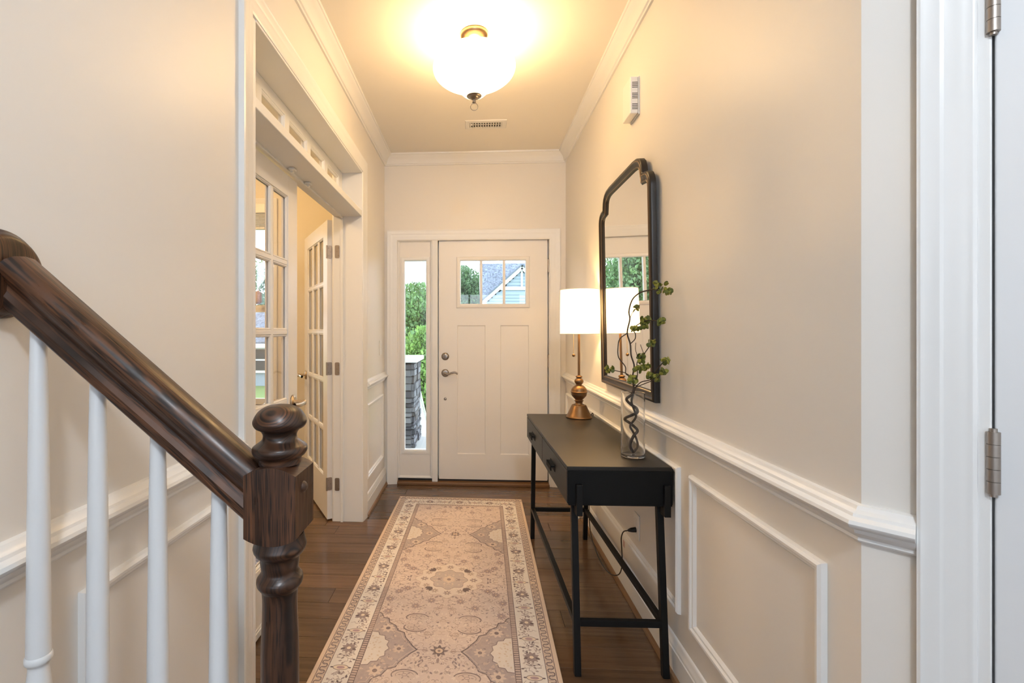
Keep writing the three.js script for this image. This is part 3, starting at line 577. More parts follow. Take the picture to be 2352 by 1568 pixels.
{
  const c = thing('lamp_cord', 'black lamp cord hanging from the outlet under the console', 'power cord');
  const pl = [[0.757, 0.370, 2.275], [0.735, 0.368, 2.275], [0.722, 0.364, 2.278]].map((v) => P(...v));
  mesh('plug', [rod(pl[0], pl[1], 0.012, 0.010), rod(pl[1], pl[2], 0.010, 0.005)], M.cord, c);
  mesh('cable', tube([[0.722, 0.364, 2.278], [0.712, 0.345, 2.31], [0.712, 0.300, 2.345], [0.716, 0.262, 2.355], [0.720, 0.210, 2.36], [0.722, 0.160, 2.365], [0.718, 0.110, 2.385], [0.712, 0.075, 2.43], [0.708, 0.035, 2.53], [0.705, 0.016, 2.68], [0.706, 0.035, 2.83], [0.712, 0.070, 2.95], [0.716, 0.12, 3.00], [0.720, 0.22, 3.02], [0.738, 0.45, 3.025], [0.742, 0.70, 3.02], [0.735, 0.793, 2.99], [0.716, 0.790, 2.955]].map((v) => P(...v)), 0.0028, 160, 8), M.cord, c);
  const tg = new THREE.BoxGeometry(0.001, 0.030, 0.026); tg.translate(0.722, 0.275, -2.337); mesh('tag', tg, std({ color: 0xc9a7a2, roughness: 0.6 }), c);
}
{
  const s = thing('door_stop', 'small white spring door stop on the baseboard under the console', 'door stop', [XR - 0.016, 0.062, -3.20]);
  mesh('spring', rod(new THREE.Vector3(0, 0, 0), new THREE.Vector3(-0.052, 0, 0), 0.005), M.nickel, s);
  mesh('tip', rod(new THREE.Vector3(-0.052, 0, 0), new THREE.Vector3(-0.066, 0, 0), 0.008), M.plastic, s);
}

// ---------------------------------------------------------------- runner rug
function rugTexture() {
  const W = 1024, Hh = 2048, c = document.createElement('canvas'); c.width = W; c.height = Hh;
  const g = c.getContext('2d'), sx = W / 0.4725, sy = Hh / 1.22;
  // metres from the rug's centre line (u) and middle (v); quarter of the design
  const X = (u) => u * sx, Y = (v) => v * sy;
  const rnd2 = (() => { let s = 77; return () => { s = (s * 16807) % 2147483647; return s / 2147483647; }; })();
  const R = (a, b) => a + (b - a) * rnd2();
  const col = { field: '#cdbab0', cream: '#ddd6ce', mauve: '#a29492', dark: '#5f5052', mid: '#8b7a78', tan: '#cdb59f', light: '#dccbb6' };
  g.fillStyle = col.tan; g.fillRect(0, 0, W, Hh);
  const rect = (u1, v1, f) => { g.fillStyle = f; g.fillRect(0, 0, X(u1), Y(v1)); };
  const EU = 0.4725, EV = 1.22;
  rect(EU - 0.018, EV - 0.018, col.dark);
  rect(EU - 0.021, EV - 0.021, '#cbb49f');
  rect(EU - 0.053, EV - 0.053, col.dark);
  rect(EU - 0.056, EV - 0.056, col.cream);
  rect(EU - 0.150, EV - 0.150, col.dark);
  rect(EU - 0.153, EV - 0.153, '#b7a196');
  rect(EU - 0.172, EV - 0.172, col.dark);
  rect(EU - 0.175, EV - 0.175, col.field);
  g.lineCap = 'round'; g.lineJoin = 'round';
  const stroke = (pts, w, f) => { g.strokeStyle = f; g.lineWidth = w * sx; g.beginPath(); pts.forEach(([u, v], i) => (i ? g.lineTo(X(u), Y(v)) : g.moveTo(X(u), Y(v)))); g.stroke(); };
  const poly = (pts, f) => { g.fillStyle = f; g.beginPath(); pts.forEach(([u, v], i) => (i ? g.lineTo(X(u), Y(v)) : g.moveTo(X(u), Y(v)))); g.closePath(); g.fill(); };
  const ell = (u, v, a, b, rot, f, line) => { g.beginPath(); for (let i = 0; i <= 24; i++) { const t = i / 24 * Math.PI * 2, p = a * Math.cos(t), q = b * Math.sin(t), x = u + p * Math.cos(rot) - q * Math.sin(rot), y = v + p * Math.sin(rot) + q * Math.cos(rot); i ? g.lineTo(X(x), Y(y)) : g.moveTo(X(x), Y(y)); } if (line) { g.strokeStyle = f; g.lineWidth = line * sx; g.stroke(); } else { g.fillStyle = f; g.fill(); } };
  const leaf = (u, v, len, w, rot, f) => { const pts = []; for (let i = 0; i <= 10; i++) { const t = i / 10; pts.push([t * len, w * Math.sin(t * Math.PI)]); } for (let i = 9; i > 0; i--) { const t = i / 10; pts.push([t * len, -w * Math.sin(t * Math.PI)]); } poly(pts.map(([p, q]) => [u + p * Math.cos(rot) - q * Math.sin(rot), v + p * Math.sin(rot) + q * Math.cos(rot)]), f); };
  const flower = (u, v, r, n, f, core) => { for (let i = 0; i < n; i++) leaf(u, v, r, r * 0.22, i / n * Math.PI * 2 + 0.2, f); ell(u, v, r * 0.28, r * 0.28, 0, core); ell(u, v, r * 0.28, r * 0.28, 0, col.dark, 0.0012); };
  // key-shaped meander between binding and border
  const meander = (fixed, along0, along1, vert) => { const p = 0.036; for (let s = along0; s < along1; s += p) { const k = [[0, 0.004], [0.010, 0.004], [0.014, 0.008], [0.014, 0.021], [0.018, 0.026], [0.028, 0.026], [0.032, 0.021], [0.032, 0.008], [0.036, 0.004]].map(([a, b]) => vert ? [fixed - b, s + a] : [s + a, fixed - b]); stroke(k, 0.0042, col.dark); stroke(k.map(([a, b]) => vert ? [a - 0.006, b + 0.007] : [a + 0.007, b - 0.006]), 0.0018, col.mid); } };
  meander(EU - 0.0215, 0, EV - 0.03, true); meander(EV - 0.0215, 0, EU - 0.03, false);
  // ladder stripe
  for (let v = 0; v < EV - 0.16; v += 0.013) stroke([[EU - 0.153, v], [EU - 0.172, v + 0.001]], 0.0032, col.dark);
  for (let u = 0; u < EU - 0.16; u += 0.013) stroke([[u, EV - 0.153], [u, EV - 0.172]], 0.0032, col.dark);
  // border flowers and sprays
  const border = (at, k) => { const [u, v, rot] = at; if (k % 2) { flower(u, v, 0.034, 10, col.mid, col.light); for (const s of [-1, 1]) leaf(u + s * 0.014, v, 0.022 * s, 0.006, rot + s * 0.6, col.dark); } else { ell(u, v, 0.030, 0.014, 0, col.light); ell(u, v, 0.030, 0.014, 0, col.dark, 0.002); ell(u, v, 0.016, 0.008, 0, '#a5868a'); for (const s of [-1, 1]) { leaf(u + s * 0.028, v, 0.014 * s, 0.004, 0, col.dark); leaf(u, v + s * 0.016, 0.014, 0.004, s * 1.5, col.mid); } } };
  const sprays = (cu, cv, vert, n) => { for (let i = 0; i < n; i++) { const a = R(-0.034, 0.034), b = R(-0.032, 0.032), u = vert ? cu + a : cu + b, v = vert ? cv + b : cv + a, rot = R(0, 6.28), l = R(0.008, 0.020); leaf(u, v, l, l * 0.24, rot, rnd2() < 0.25 ? col.dark : rnd2() < 0.5 ? col.mid : '#b3a5a0'); if (rnd2() < 0.4) stroke([[u, v], [u + 0.012 * Math.cos(rot + 2), v + 0.012 * Math.sin(rot + 2)], [u + 0.020 * Math.cos(rot + 3), v + 0.020 * Math.sin(rot + 3)]], 0.0016, col.mid); } };
  for (let k = 0, v = 0.0; v < EV - 0.09; v += 0.113, k++) { border([EU - 0.103, v, 0], k); sprays(EU - 0.103, v + 0.056, true, 22); }
  for (let k = 0, u = 0.0; u < EU - 0.12; u += 0.113, k++) { border([u, EV - 0.103, 1.57], k + 1); sprays(u + 0.056, EV - 0.103, false, 22); }
  // field scatter
  g.save(); g.beginPath(); g.rect(0, 0, X(EU - 0.176), Y(EV - 0.176)); g.clip();
  for (let i = 0; i < 1300; i++) { const u = R(0, 0.30), v = R(0, 1.05), l = R(0.007, 0.020), rot = R(0, 6.28), q = rnd2(); leaf(u, v, l, l * R(0.14, 0.28), rot, q < 0.16 ? '#857374' : q < 0.5 ? '#a8948c' : '#d8c8bb'); }
  for (let i = 0; i < 260; i++) { const u = R(0, 0.30), v = R(0, 1.05), r2 = R(0.006, 0.012), a0 = R(0, 6.28), pts = []; for (let k = 0; k < 9; k++) pts.push([u + r2 * Math.cos(a0 + k * 0.5), v + r2 * Math.sin(a0 + k * 0.5)]); stroke(pts, 0.0017, rnd2() < 0.4 ? '#8b7470' : '#a98e81'); }
  for (const [u, v] of [[0.24, 0.13], [0.27, 0.20], [0.14, 0.25], [0.26, 0.30], [0.07, 0.20], [0.10, 0.92], [0.22, 0.98], [0.20, 0.10]]) { flower(u, v, 0.024, 9, '#9b8583', '#cbb19b'); }
  // vine arcs
  for (const v0 of [0.24, 0.42, 0.72, 0.90]) { const pts = []; for (let i = 0; i <= 20; i++) { const t = i / 20; pts.push([0.02 + 0.26 * t, v0 + 0.05 * Math.sin(t * 7)]); } stroke(pts, 0.0015, '#a48a7e'); }
  // paired scroll rosettes
  for (const [v0, s] of [[0.375, 1], [0.735, -1]]) for (const o of [-0.036, 0.036]) {
    const pts = [], pt2 = []; for (let k = 0; k <= 22; k++) { const a = (o < 0 ? -2.9 : -0.25) + k / 22 * 4.6 * (o < 0 ? 1 : 1) * 0.72 + (o < 0 ? 0 : -0.2); pts.push([0.118 + 0.050 * Math.cos(a), v0 + o + 0.028 * Math.sin(a)]); pt2.push([0.118 + 0.034 * Math.cos(a), v0 + o + 0.018 * Math.sin(a)]); }
    ell(0.118, v0 + o, 0.044, 0.025, 0, '#c8b4a9'); stroke(pts, 0.0045, '#6d5c5b'); stroke(pt2, 0.002, '#8b7672'); ell(0.118, v0 + o, 0.010, 0.006, 0, '#8d7876', 0.002); for (let k = 0; k < 5; k++) leaf(0.118 + 0.012 * Math.cos(k * 1.26), v0 + o + 0.008 * Math.sin(k * 1.26), 0.014, 0.003, k * 1.26, '#9a8580');
  }
  // side brackets with cream heart
  const half = [[0.300, 0.245], [0.285, 0.235], [0.270, 0.205], [0.245, 0.200], [0.236, 0.170], [0.205, 0.150], [0.190, 0.118], [0.160, 0.105], [0.150, 0.075], [0.128, 0.045], [0.112, 0.022], [0.090, 0.0]];
  const vc = 0.555, br = [...half.map(([u, v]) => [u, vc + v]), ...half.slice(0, -1).reverse().map(([u, v]) => [u, vc - v])];
  poly(br, '#a39390'); stroke(br, 0.0042, '#5d4f50'); stroke(br.map(([u, v]) => [u + 0.010, vc + (v - vc) * 0.94]), 0.002, '#cdb7a6');
  g.save(); g.beginPath(); br.forEach(([u, v], i) => (i ? g.lineTo(X(u), Y(v)) : g.moveTo(X(u), Y(v)))); g.clip();
  for (let i = 0; i < 150; i++) { const u = R(0.10, 0.30), v = R(0.30, 0.80), l = R(0.008, 0.022); leaf(u, v, l, l * 0.26, R(0, 6.28), ['#c6b2a4', '#7c6d6e', '#bba79b', '#8f8080'][Math.floor(rnd2() * 4)]); }
  for (const v of [-0.13, 0.13]) flower(0.235, vc + v, 0.032, 8, '#cbb8aa', '#6d5f60'); flower(0.165, vc, 0.028, 8, '#c9b5a6', '#7a6b6b');
  const heart = [[0.31, 0.105], [0.270, 0.100], [0.262, 0.082], [0.238, 0.078], [0.232, 0.055], [0.214, 0.045], [0.218, 0.020], [0.205, 0]], hh = [...heart.map(([u, v]) => [u, vc + v]), ...heart.slice(0, -1).reverse().map(([u, v]) => [u, vc - v])];
  poly(hh, '#d8cec4'); stroke(hh, 0.003, '#6f6162');
  for (let i = 0; i < 26; i++) { const u = R(0.235, 0.298), v = vc + R(-0.07, 0.07), l = R(0.008, 0.014); leaf(u, v, l, l * 0.3, R(0, 6.28), '#c9b5a0'); }
  g.restore();
  // star on the centre line
  for (let k = 0; k < 8; k++) leaf(0, vc, 0.036, 0.008, k / 8 * Math.PI * 2, '#6a5a5b'); ell(0, vc, 0.017, 0.017, 0, '#cdb39c'); ell(0, vc, 0.017, 0.017, 0, '#5d4f50', 0.003); ell(0, vc, 0.006, 0.006, 0, '#7a6766');
  leaf(0.045, vc, 0.030, 0.005, 0, '#a28a80'); for (const s of [-1, 1]) leaf(0, vc + s * 0.042, 0.030, 0.006, s * 1.57, '#8f7a76');
  // centre medallion
  const lobes = []; for (let k = 0; k <= 120; k++) { const a = k / 120 * Math.PI * 2, r0 = 0.158 + 0.012 * Math.cos(a * 12) + 0.006 * Math.cos(a * 4); lobes.push([r0 * Math.cos(a), r0 * Math.sin(a)]); }
  poly(lobes, '#d6c8bc'); stroke(lobes, 0.0022, '#b49c8b');
  for (let k = 0; k < 12; k++) { const a = k / 12 * Math.PI * 2; flower(0.128 * Math.cos(a), 0.128 * Math.sin(a), 0.022, 7, k % 3 === 0 ? '#9a8580' : '#b29c90', '#d9c8b4'); leaf(0.165 * Math.cos(a + 0.26), 0.165 * Math.sin(a + 0.26), 0.018, 0.006, a, '#8a7471'); }
  for (let k = 0; k < 4; k++) { const a = Math.PI / 4 + k * Math.PI / 2; for (const s of [-0.5, 0, 0.5]) leaf(0.112 * Math.cos(a), 0.112 * Math.sin(a), 0.040, 0.009, a + s, '#564748'); }
  const inner = []; for (let k = 0; k <= 96; k++) { const a = k / 96 * Math.PI * 2, r0 = 0.090 + 0.008 * Math.cos(a * 8); inner.push([r0 * Math.cos(a), r0 * Math.sin(a)]); }
  poly(inner, '#b3a49e'); stroke(inner, 0.0025, '#85726f');
  for (let i = 0; i < 90; i++) { const a = R(0, 6.28), q = R(0, 0.082), l = R(0.008, 0.018); leaf(q * Math.cos(a), q * Math.sin(a), l, l * 0.25, R(0, 6.28), ['#d3c0ad', '#83716f', '#c4ae9f'][Math.floor(rnd2() * 3)]); }
  flower(0, 0, 0.034, 10, '#cdb9a8', '#8a7775');
  // end ornament
  flower(0, EV - 0.215, 0.036, 9, '#8c7875', '#d2bea8'); for (const s of [0.05, 0.085]) leaf(s, EV - 0.205, 0.03, 0.008, 0.4, '#6b5c5c');
  g.restore();
  // worn print: fine weave and light patches of missing dye
  const im = g.getImageData(0, 0, W, Hh), px = im.data;
  for (let y = 0; y < Hh; y++) for (let x = 0; x < W; x++) {
    const o = (y * W + x) * 4, worn = 0.22 * pn(x / W, y / Hh, 60, 120, 71) + 0.16 * pn(x / W, y / Hh, 9, 20, 72), n = 12 + (hash(x, y, 73) - 0.5) * 16 + ((y >> 1) & 1 ? 3 : -3);
    for (let k = 0; k < 3; k++) { const base = [207, 188, 173][k]; px[o + k] = Math.max(0, Math.min(255, px[o + k] + (base - px[o + k]) * worn + n)); }
  }
  g.putImageData(im, 0, 0);
  const t = new THREE.CanvasTexture(c); t.colorSpace = THREE.SRGBColorSpace; t.wrapS = t.wrapT = THREE.MirroredRepeatWrapping; t.flipY = false; return t;
}
{
  const t = rugTexture(); t.repeat.set(1, 1);
  const g = plain(new RoundedBoxGeometry(0.945, 0.007, 2.44, 2, 0.003)), p = g.attributes.position, uv = new Float32Array(p.count * 2);
  for (let i = 0; i < p.count; i++) { uv[2 * i] = p.getX(i) / 0.4725; uv[2 * i + 1] = p.getZ(i) / 1.22; }
  g.setAttribute('uv', new THREE.BufferAttribute(uv, 2)); g.translate(0, 0.0035, 0);
  const m = one('runner_rug', g, std({ color: 0xffffff, map: t, roughness: 0.95, bumpMap: t, bumpScale: 0.0004 }), 'faded beige and mauve oriental runner rug on the plank floor', 'rug');
  m.position.copy(P(-0.131, 0.0005, 2.472)); m.rotation.y = -1.1 * DEG;
}

// ---------------------------------------------------------------- console table
const TABLE_TOP = 0.785, TBL = { x: 0.541, d: 2.420, turn: 1.2 * DEG };
{
  const t = thing('console_table', 'narrow black console table with two drawers against the wall', 'console table', [TBL.x, 0, -TBL.d], TBL.turn);
  const w = 0.199, l = 0.580, yb = 0.641, T = TABLE_TOP;    // half width, half length
  const b = (x0, x1, y0, y1, z0, z1, r = 0.002) => lrb(x0, x1, y0, y1, z0, z1, r);
  mesh('top', b(-w, w, T - 0.016, T, -l, l), M.blackTop, t);
  mesh('end_panel', b(-w + 0.004, w, yb, T - 0.016, l - 0.018, l - 0.001), M.black, t);
  mesh('end_panel', b(-w + 0.004, w, yb, T - 0.016, -l + 0.001, -l + 0.018), M.black, t);
  mesh('back_panel', b(w - 0.016, w, yb, T - 0.016, -l + 0.018, l - 0.018), M.black, t);
  mesh('bottom_panel', b(-w + 0.006, w - 0.001, yb - 0.006, yb + 0.008, -l + 0.002, l - 0.002), M.black, t);
  for (const [z0, z1] of [[-l + 0.004, -0.002], [0.002, l - 0.004]]) {
    const dr = new THREE.Group(); dr.name = 'drawer'; t.add(dr);
    mesh('front', b(-w, -w + 0.016, yb + 0.002, T - 0.019, z0, z1), M.blackTop, dr);
    const zc = (z0 + z1) / 2;
    mesh('pull', [b(-w - 0.020, -w, T - 0.072, T - 0.066, zc - 0.052, zc + 0.052, 0.001), b(-w - 0.020, -w - 0.015, T - 0.088, T - 0.066, zc - 0.052, zc + 0.052, 0.001), b(-w - 0.002, -w + 0.001, T - 0.092, T - 0.060, zc - 0.055, zc + 0.055, 0.001)], M.black, dr);
  }
  const lx = [-w + 0.036, w - 0.034], V = (x, y, z) => new THREE.Vector3(x, y, z);
  for (const x of lx) for (const s of [1, -1]) {
    mesh('leg', bar(V(x, 0.0, s * (l + 0.014)), V(x, yb - 0.004, s * (l - 0.045)), 0.025, 0.025), M.blackMetal, t);
    mesh('bracket', [lrb(x - 0.004, x + 0.020, yb - 0.040, yb + 0.078, s > 0 ? l : -l - 0.018, s > 0 ? l + 0.018 : -l, 0.002), lrb(x - 0.004, x + 0.020, yb - 0.040, yb - 0.008, s > 0 ? l - 0.055 : -l, s > 0 ? l : -l + 0.055, 0.002)], M.blackMetal, t);
  }
  const ys = 0.190, zl = l - 0.004;
  for (const s of [1, -1]) mesh('stretcher', bar(V(lx[0], ys, s * zl), V(lx[1], ys, s * zl), 0.020, 0.024), M.blackMetal, t);
  for (const x of lx) mesh('long_stretcher', bar(V(x, ys, -zl), V(x, ys, zl), 0.022, 0.022), M.blackMetal, t);
}

// ---------------------------------------------------------------- table lamp
{
  const L = thing('table_lamp', 'bronze table lamp with glowing white drum shade on the console', 'table lamp', [0.626, TABLE_TOP + 0.001, -2.880]);
  mesh('base', lathe(smoothPts([[0, 0], [0.074, 0], [0.0755, 0.005], [0.072, 0.010], [0.060, 0.034], [0.046, 0.066], [0.040, 0.076], [0.030, 0.078]], 40), 40), M.brassDark, L);
  mesh('column', lathe(smoothPts([[0.026, 0.076], [0.022, 0.082], [0.021, 0.090], [0.024, 0.098], [0.028, 0.101], [0.022, 0.106], [0.030, 0.116], [0.043, 0.132], [0.047, 0.150], [0.050, 0.153], [0.047, 0.157], [0.043, 0.172], [0.030, 0.188], [0.020, 0.194], [0.017, 0.198], [0.020, 0.202], [0.026, 0.212], [0.026, 0.222], [0.019, 0.232], [0.014, 0.236], [0.019, 0.241], [0.019, 0.246], [0.009, 0.252]], 110), 36), M.brassDark, L);
  mesh('pole', rod(new THREE.Vector3(0, 0.246, 0), new THREE.Vector3(0, 0.600, 0), 0.0075, 0.0068, 16), M.brassDark, L);
  const cloth = phys({ color: new THREE.Color().setRGB(0.92, 0.88, 0.80), roughness: 1, transmission: 0.55, thickness: 0, side: THREE.DoubleSide });
  const sh = new THREE.Group(); sh.name = 'shade'; sh.position.set(0.004, 0, 0); L.add(sh);
  mesh('fabric', lathe([[0.1145, 0.500], [0.1125, 0.762]], 64), cloth, sh);
  for (const [y, rad] of [[0.500, 0.1145], [0.762, 0.1125]]) { const q = new THREE.TorusGeometry(rad, 0.0018, 8, 64); q.rotateX(Math.PI / 2); q.translate(0, y, 0); mesh('rim', q, M.plastic, sh); }
  mesh('spider', [rod(new THREE.Vector3(-0.112, 0.755, 0), new THREE.Vector3(0.112, 0.755, 0), 0.0015), rod(new THREE.Vector3(0, 0.755, -0.112), new THREE.Vector3(0, 0.755, 0.112), 0.0015)], M.brassDark, sh);
  mesh('socket', rod(new THREE.Vector3(0, 0.560, 0), new THREE.Vector3(0, 0.612, 0), 0.014), M.brassDark, L);
  const bulb = new THREE.SphereGeometry(0.028, 24, 16); bulb.translate(0, 0.642, 0);
  mesh('bulb', bulb, std({ color: 0xffffff, emissive: new THREE.Color(1, 0.80, 0.50), emissiveIntensity: 6 }), L);
  mesh('pull_chain', rod(new THREE.Vector3(-0.034, 0.375, 0.012), new THREE.Vector3(-0.034, 0.58, 0.012), 0.0012), std({ color: 0xd8b878, metalness: 0.6, roughness: 0.4 }), L);
  const ball = new THREE.SphereGeometry(0.0095, 20, 14); ball.translate(-0.034, 0.372, 0.012); mesh('pull_ball', ball, M.brassDark, L);
  const p = new THREE.PointLight(WARM, TABLE_LAMP, 0, 2); p.position.set(0, 0.642, 0); p.castShadow = true; p.shadow.radius = 1.3; p.name = 'bulb_light'; L.add(p);
}

// ---------------------------------------------------------------- mirror
{
  const Wd = 0.805, D0 = 2.000, Y0 = 1.005, Y1 = 2.078;
  const m = thing('wall_mirror', 'tall black framed mirror with notched rounded top above the console', 'mirror', [XR - 0.001, Y0, -D0]);
  m.rotation.z = 1.0 * DEG;                       // hangs with its top leaning off the wall
  const side = [[0, 0], [0, 0.905], [0.003, 0.925], [0.010, 0.943], [0.024, 0.961], [0.045, 0.973], [0.070, 0.978], [0.086, 0.980], [0.088, 0.990], [0.093, 1.012], [0.106, 1.037], [0.130, 1.056], [0.165, 1.068], [0.215, 1.072]];
  const outline = [...side.map(([s, y]) => [s, y]), ...side.slice().reverse().map(([s, y]) => [Wd - s, y])].reverse();   // counter-clockwise in (s, y)
  const map = (p, q, b) => new THREE.Vector3(-b, q, -p);
  const prof = [[0, 0], [0.000, 0.018], [0.002, 0.024], [0.006, 0.027], [0.010, 0.0275]], prof2 = [[0.010, 0.0275], [0.013, 0.029], [0.016, 0.0275]], prof3 = [[0.016, 0.0275], [0.020, 0.024], [0.030, 0.021], [0.036, 0.021]], prof4 = [[0.036, 0.021], [0.038, 0.023], [0.041, 0.021]], prof5 = [[0.041, 0.021], [0.043, 0.016], [0.048, 0.013], [0.048, 0.006]];
  const orient = (pp) => pp;
  mesh('frame', [prof, prof3, prof5].map((q) => sweep(outline, true, orient(q), map, 0.9)), M.frame, m);
  mesh('frame_edging', [prof2, prof4].map((q) => sweep(outline, true, orient(q), map, 0.9)), M.frameRub, m).userData.label = 'rubbed bronze edging';
  // glass: polygon slightly larger than the sight edge
  const inset = 0.042, gl = outline.map(([s, y]) => { const cx = Wd / 2, cy = 0.54; return [cx + (s - cx) * (1 - inset / (Wd / 2)), cy + (y - cy) * (1 - inset / 0.54)]; });
  const g = extrude(gl.map(([s, y]) => [s, y]), 0.004); g.rotateY(Math.PI / 2); // x->-z
  g.translate(-0.012, 0, 0); mesh('glass', g, M.mirror, m);
  const bk = extrude(gl, 0.006); bk.rotateY(Math.PI / 2); bk.translate(-0.0075, 0, 0); mesh('backing', bk, M.black, m);
}

// ---------------------------------------------------------------- vase with branch
{
  const v = thing('glass_vase', 'clear glass cylinder vase on the near end of the console', 'vase', [0.654, TABLE_TOP, -2.000]);
  mesh('wall', lathe([[0.0465, 0.010], [0.0465, 0.262], [0.0455, 0.2635], [0.0440, 0.262], [0.0440, 0.012]], 56), M.glassSolid, v);
  mesh('base', lathe(smoothPts([[0, 0.0005], [0.044, 0.0005], [0.0465, 0.004], [0.0465, 0.010], [0.044, 0.013], [0.030, 0.0115], [0, 0.011]], 30), 56), M.glassSolid, v);

  const b = thing('vase_branch', 'twisted dark artificial branch with small green leaves in the glass vase', 'branch', [0.654, TABLE_TOP, -2.000]);
  // points from picture-like offsets: (right, up) in metres at the vase, plus distance toward the viewer
  const q = (zx, zy, fwd = 0) => new THREE.Vector3((zx - 765) / 3.564 * 0.001865, (1455 - zy) / 3.564 * 0.001865 + 0.016, fwd);
  const stems = [
    [[[770, 1455], [744, 1400, .008], [770, 1325, .012], [800, 1282, .006], [748, 1228, -.010], [702, 1192, -.012], [760, 1160, .004], [800, 1138, .014], [792, 1105, .006], [748, 1075, -.008], [716, 1035, -.006], [760, 995, .004], [778, 940, .006]], 0.0058],
    [[[770, 1455], [802, 1405, -.006], [790, 1340, -.012], [765, 1290, -.006], [745, 1245, .010], [790, 1170, .004], [772, 1110, -.010], [755, 1050, .004], [770, 985, -.002], [775, 940, .002]], 0.0046],
    [[[770, 940, .004], [765, 850, .01], [775, 770, .012], [752, 690, .006], [745, 600, 0], [722, 515, -.004], [742, 400, .004], [735, 345, .006], [762, 250, .012], [815, 200, .04], [890, 178, .10], [960, 165, .17]], 0.0031],
    [[[745, 600, 0], [782, 560, .012], [784, 520, .018], [765, 485, .014], [800, 450, .012], [845, 425, .012], [900, 415, .05], [985, 430, .17]], 0.0020],
    [[[775, 940, .0], [760, 870, .004], [712, 835, -.006], [708, 782, -.012], [655, 705, -.014], [650, 635, -.012], [665, 560, -.006], [722, 515, -.004]], 0.0022],
    [[[750, 855, 0], [700, 826, -.008], [650, 815, -.01], [590, 800, -.008]], 0.0018],
    [[[778, 930, .004], [800, 850, .02], [800, 740, .03], [850, 680, .04], [905, 600, .05]], 0.0019],
    [[[785, 940, .004], [830, 900, .03], [900, 880, .06], [950, 800, .12], [1000, 740, .18]], 0.0021],
    [[[780, 945, .004], [850, 915, .04], [930, 880, .09], [990, 825, .17]], 0.0018],
    [[[800, 700, .03], [785, 640, .03], [788, 590, .03]], 0.0012],
    [[[850, 680, .04], [835, 640, .04], [823, 605, .04]], 0.0012],
    [[[742, 400, .004], [765, 350, .004], [795, 320, .004]], 0.0013],
  ];
  const stemPt = (p) => { const [a, c, f = 0] = p, s = 1 - f / 2.05; return q(765 + (a - 765), c, 0).add(new THREE.Vector3((0.654 + (a - 765) / 3.564 * 0.001865) * (s - 1), (TABLE_TOP + (1455 - c) / 3.564 * 0.001865 - 1.30) * (s - 1), f)); };
  for (const [pts, rad] of stems) mesh('stem', tube(pts.map(stemPt), rad, Math.max(24, pts.length * 9), 7), M.branch, b);
  // cupped leaf
  const lg = new THREE.SphereGeometry(0.0105, 8, 6); { const p = lg.attributes.position; for (let i = 0; i < p.count; i++) { const x = p.getX(i), y = p.getY(i), z = p.getZ(i); p.setXYZ(i, x * (1.0 + 0.25 * Math.sign(y) * Math.abs(y) / 0.0105), y * 0.95, z * 0.32 + 9 * (x * x + y * y) * 1.6); } lg.computeVertexNormals(); }
  const clusters = [[970, 160, .17, 9, 52], [1030, 190, .19, 5, 26], [790, 318, .004, 6, 24], [860, 410, .015, 9, 30], [785, 478, .014, 8, 28], [850, 455, .012, 8, 30], [985, 428, .17, 7, 26], [905, 592, .05, 7, 24], [825, 700, .03, 7, 26], [860, 780, .04, 9, 30], [800, 800, .02, 8, 28], [765, 880, .012, 10, 32], [585, 800, -.008, 9, 30], [1005, 735, .18, 8, 30], [995, 815, .17, 8, 30], [935, 865, .09, 8, 28], [890, 850, .07, 5, 22], [830, 745, .03, 5, 22]];
  for (const [a, c, f, n, spread] of clusters) for (let k = 0; k < n * 1.8; k++) {
    const l = mesh('leaf', lg, rnd() < 0.55 ? M.leafA : M.leafB, b), s = rr(0.6, 0.98);
    l.position.copy(stemPt([a + rr(-spread, spread), c + rr(-spread, spread) * 0.8, f + rr(-0.014, 0.014)])); l.rotation.set(rr(-1, 1), rr(-1.2, 1.2), rr(0, 6.28)); l.scale.setScalar(s);
  }
}

